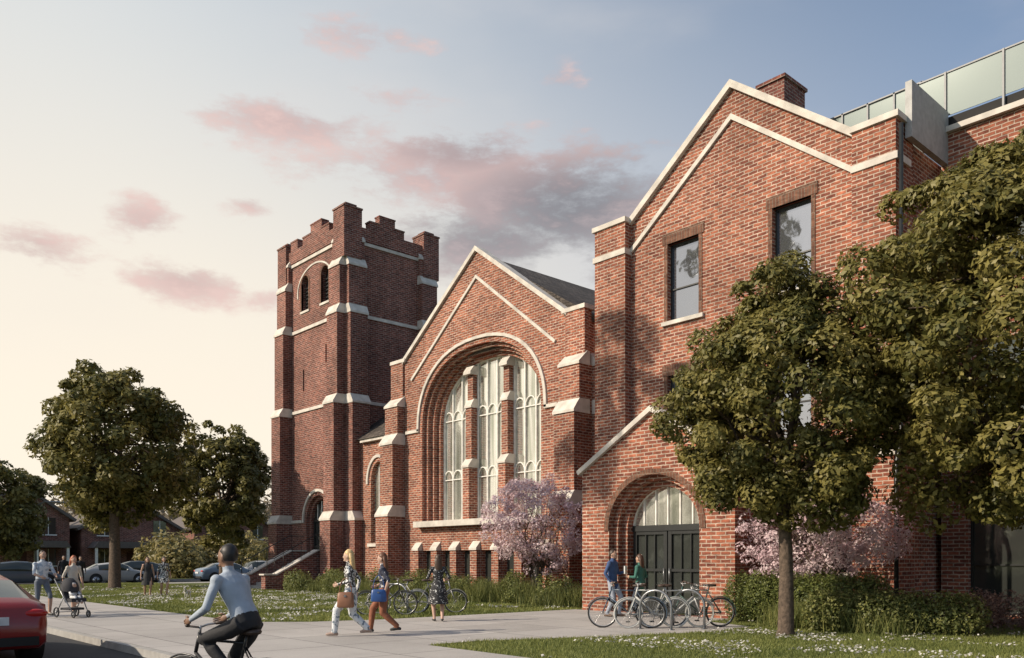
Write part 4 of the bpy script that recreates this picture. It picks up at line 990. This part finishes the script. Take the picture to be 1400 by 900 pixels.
# ============================================================ HOUSES, lamp
def house(loc,w,d,h,rh,wall,roofc):
    E=empty('brick_house',loc); mb=MB(); wm=M[wall]
    mb.prism([(-w/2,0),(w/2,0),(w/2,h),(0,h+rh),(-w/2,h)],'y',0,d,wm); mb.obj('walls',E)
    mb=MB(); mb.band([(-w/2-.5,h-.3*rh/w*2),(0,h+rh+.12),(w/2+.5,h-.3*rh/w*2)],.25,'y',-.5,d+.5,cmat('house_roof',(.12,.10,.09))); mb.obj('roof',E)
    mb=MB()
    for x in(-w*.28,w*.28):
        for z in(1.0,3.8):
            if z+1.5<h+1: mb.box((x-.6,-.06,z),(x+.6,.02,z+1.5),M['glass_dk']); mb.box((x-.7,-.1,z-.1),(x+.7,-.07,z),M['wframe']); mb.box((x-.03,-.09,z),(x+.03,-.062,z+1.5),M['wframe'])
    mb.box((-.5,-.06,0),(.5,.02,2.2),cmat('house_door',(.08,.03,.02))); mb.obj('windows_and_door',E)
    mb=MB(); mb.prism([(-w*.45,2.6),(w*.45,2.6),(w*.4,3.2),(-w*.4,3.2)],'y',-2.2,-.11,cmat('house_roof',(.12,.10,.09)))
    for x in(-w*.42,0.9,w*.42): mb.box((x-.1,-2.1,0),(x+.1,-1.9,2.6),M['wframe'])
    mb.box((w*.25,d*.5,h+.5),(w*.25+.8,d*.5+.8,h+rh+1),wm); mb.obj('porch_and_chimney',E)
house((17.5,84,0),8,10,5.4,2.8,'brick_t',0); house((27.0,84,0),9,10,4.6,2.6,'brick_t',0); house((39,88,0),9,10,5,2.6,'brick_t',0); house((9,92,0),8,10,5,2.6,'brick_t',0)
mb=MB(); mb.tube([(0,0,0),(0,0,5.5)],[.11,.07],M['metal'],10); mb.tube([(0,0,5.4),(.6,0,5.75),(1.5,0,5.8)],[.05,.045,.04],M['metal']); mb.ell((1.7,0,5.75),(.35,.14,.08),M['metal']); mb.tube([(0,0,0),(0,0,.3)],.18,M['metal'],10)
mb.obj('street_lamp',loc=(15.2,68.2,0))

# ============================================================ WORLD / SUN / CAMERA
SD=Vector((-.84,.38,.0)).normalized(); EL=rad(32)
sun_dir=Vector((SD.x*math.cos(EL),SD.y*math.cos(EL),math.sin(EL)))
sl=bpy.data.lights.new('sun','SUN'); sl.energy=5.0; sl.angle=rad(.5); sl.color=(1,.86,.69)
so=bpy.data.objects.new('sun',sl); COL.objects.link(so); so.rotation_euler=(-sun_dir).to_track_quat('-Z','Y').to_euler(); so.location=(-20,10,30)
w=bpy.data.worlds.new('World'); scene.world=w; w.use_nodes=True; nt=w.node_tree; bg=nt.nodes['Background']; bg.inputs['Strength'].default_value=.1
sky=N(nt,'ShaderNodeTexSky'); sky.sky_type='NISHITA'; sky.sun_disc=False; sky.sun_elevation=EL; sky.sun_rotation=math.atan2(SD.x,SD.y); sky.dust_density=1.5; sky.air_density=1.0; sky.ozone_density=1.5
tc=N(nt,'ShaderNodeTexCoord'); sx=N(nt,'ShaderNodeSeparateXYZ'); L(nt,tc.outputs['Generated'],sx.inputs[0])
def MT(op,a,b=None,c=None,clamp=False):
    n=nt.nodes.new('ShaderNodeMath'); n.operation=op; n.use_clamp=clamp
    for i,v in enumerate((a,b,c)):
        if v is None: continue
        if isinstance(v,(int,float)): n.inputs[i].default_value=v
        else: L(nt,v,n.inputs[i])
    return n.outputs[0]
X,Y,Z=sx.outputs
az=MT('ARCTAN2',X,Y); hor=MT('SQRT',MT('ADD',MT('MULTIPLY',X,X),MT('MULTIPLY',Y,Y))); te=MT('DIVIDE',Z,MT('MAXIMUM',hor,.05))
def smooth(v,a,b,lo=0,hi=1):
    n=nt.nodes.new('ShaderNodeMapRange'); n.interpolation_type='SMOOTHSTEP'; L(nt,v,n.inputs[0]); n.inputs[1].default_value=a; n.inputs[2].default_value=b; n.inputs[3].default_value=lo; n.inputs[4].default_value=hi; return n.outputs[0]
def mixc(f,a,b):
    n=nt.nodes.new('ShaderNodeMix'); n.data_type='RGBA'
    if isinstance(f,(int,float)): n.inputs[0].default_value=f
    else: L(nt,f,n.inputs[0])
    for i,v in((6,a),(7,b)):
        if isinstance(v,tuple): n.inputs[i].default_value=(*v,1)
        else: L(nt,v,n.inputs[i])
    return n.outputs[2]
hv=MT('SUBTRACT',1.15,MT('MULTIPLY',MT('ABSOLUTE',MT('ADD',az,.17)),.5)); hv=MT('SUBTRACT',hv,MT('MULTIPLY',MT('MAXIMUM',te,0),.34))
hzf=smooth(hv,.16,.80,.07,.98)
hazec=mixc(smooth(te,.1,.75),(10.4,9.3,7.7),(7.0,7.4,7.6))
sc=N(nt,'ShaderNodeVectorMath',_operation='MULTIPLY'); L(nt,sky.outputs['Color'],sc.inputs[0]); sc.inputs[1].default_value=(1.45,1.5,1.5)
base=mixc(hzf,sc.outputs[0],hazec)
cv=N(nt,'ShaderNodeCombineXYZ'); L(nt,MT('MULTIPLY',az,1.0),cv.inputs[0]); L(nt,MT('MULTIPLY',te,2.0),cv.inputs[1])
n1=N(nt,'ShaderNodeTexNoise'); n1.inputs['Scale'].default_value=8; n1.inputs['Detail'].default_value=8; n1.inputs['Roughness'].default_value=.64; L(nt,cv.outputs[0],n1.inputs['Vector'])
n2=N(nt,'ShaderNodeTexNoise'); n2.inputs['Scale'].default_value=2.2; n2.inputs['Detail'].default_value=6; L(nt,cv.outputs[0],n2.inputs['Vector'])
no=MT('SUBTRACT',n1.outputs['Fac'],.5)
def cloudmask(lst):
    acc=None
    for px,py,hw,hh,wt in lst:
        t=(px-700)/1150; a0=rad(42.1)+math.atan(t); e0=(765-py)/1150*math.cos(math.atan(t)); ca=math.cos(math.atan(t))
        dx=MT('DIVIDE',MT('SUBTRACT',az,a0),hw/1150*ca*ca); dy=MT('DIVIDE',MT('SUBTRACT',te,e0),hh/1150*ca)
        d2=MT('ADD',MT('MULTIPLY',dx,dx),MT('MULTIPLY',dy,dy)); g=MT('MULTIPLY',MT('EXPONENT',MT('MULTIPLY',d2,-.8)),wt)
        acc=g if acc is None else MT('MAXIMUM',acc,g)
    return acc
pink=cloudmask([(400,168,150,40,.9),(490,50,110,34,.7),(195,300,60,34,.85),(45,338,85,34,.85),(255,385,90,34,.9),(640,240,230,60,1.0),(345,280,44,20,.75),(380,412,80,20,.6),(20,262,50,16,.6),(540,135,80,22,.6),(770,110,36,24,.6)])
pf=smooth(MT('ADD',pink,MT('MULTIPLY',no,2.9)),.36,1.05,0,.85)
pf=MT('MULTIPLY',pf,smooth(pink,.05,.35))
grey=cloudmask([(780,285,150,75,1.0),(680,330,150,50,.85),(860,330,90,60,.85),(640,210,120,35,.6)])
gf=MT('MULTIPLY',smooth(MT('ADD',grey,MT('MULTIPLY',no,2.4)),.25,.95,0,.9),smooth(grey,.05,.35))
cirr=MT('MULTIPLY',smooth(n2.outputs['Fac'],.45,.75,0,.35),smooth(te,.1,.4))
c0=mixc(cirr,base,(8.0,7.5,7.2))
pinkc=mixc(smooth(no,-.12,.16),(5.2,3.6,3.6),(8.0,5.7,5.3))
c1=mixc(pf,c0,pinkc)
greyc=mixc(smooth(no,-.1,.2),(2.2,2.2,2.5),(5.0,4.1,4.2))
c2=mixc(gf,c1,greyc)
L(nt,c2,bg.inputs['Color'])

cam=bpy.data.cameras.new('camera'); co=bpy.data.objects.new('camera',cam); COL.objects.link(co); scene.camera=co
co.location=(0,0,1.55); co.rotation_euler=(rad(90),0,rad(-42.1)); cam.sensor_width=36; cam.lens=36*1150/1400; cam.shift_y=315/1400; cam.clip_end=4000; cam.clip_start=.1
scene.view_settings.view_transform='Standard'; scene.view_settings.look='None'; scene.view_settings.exposure=0
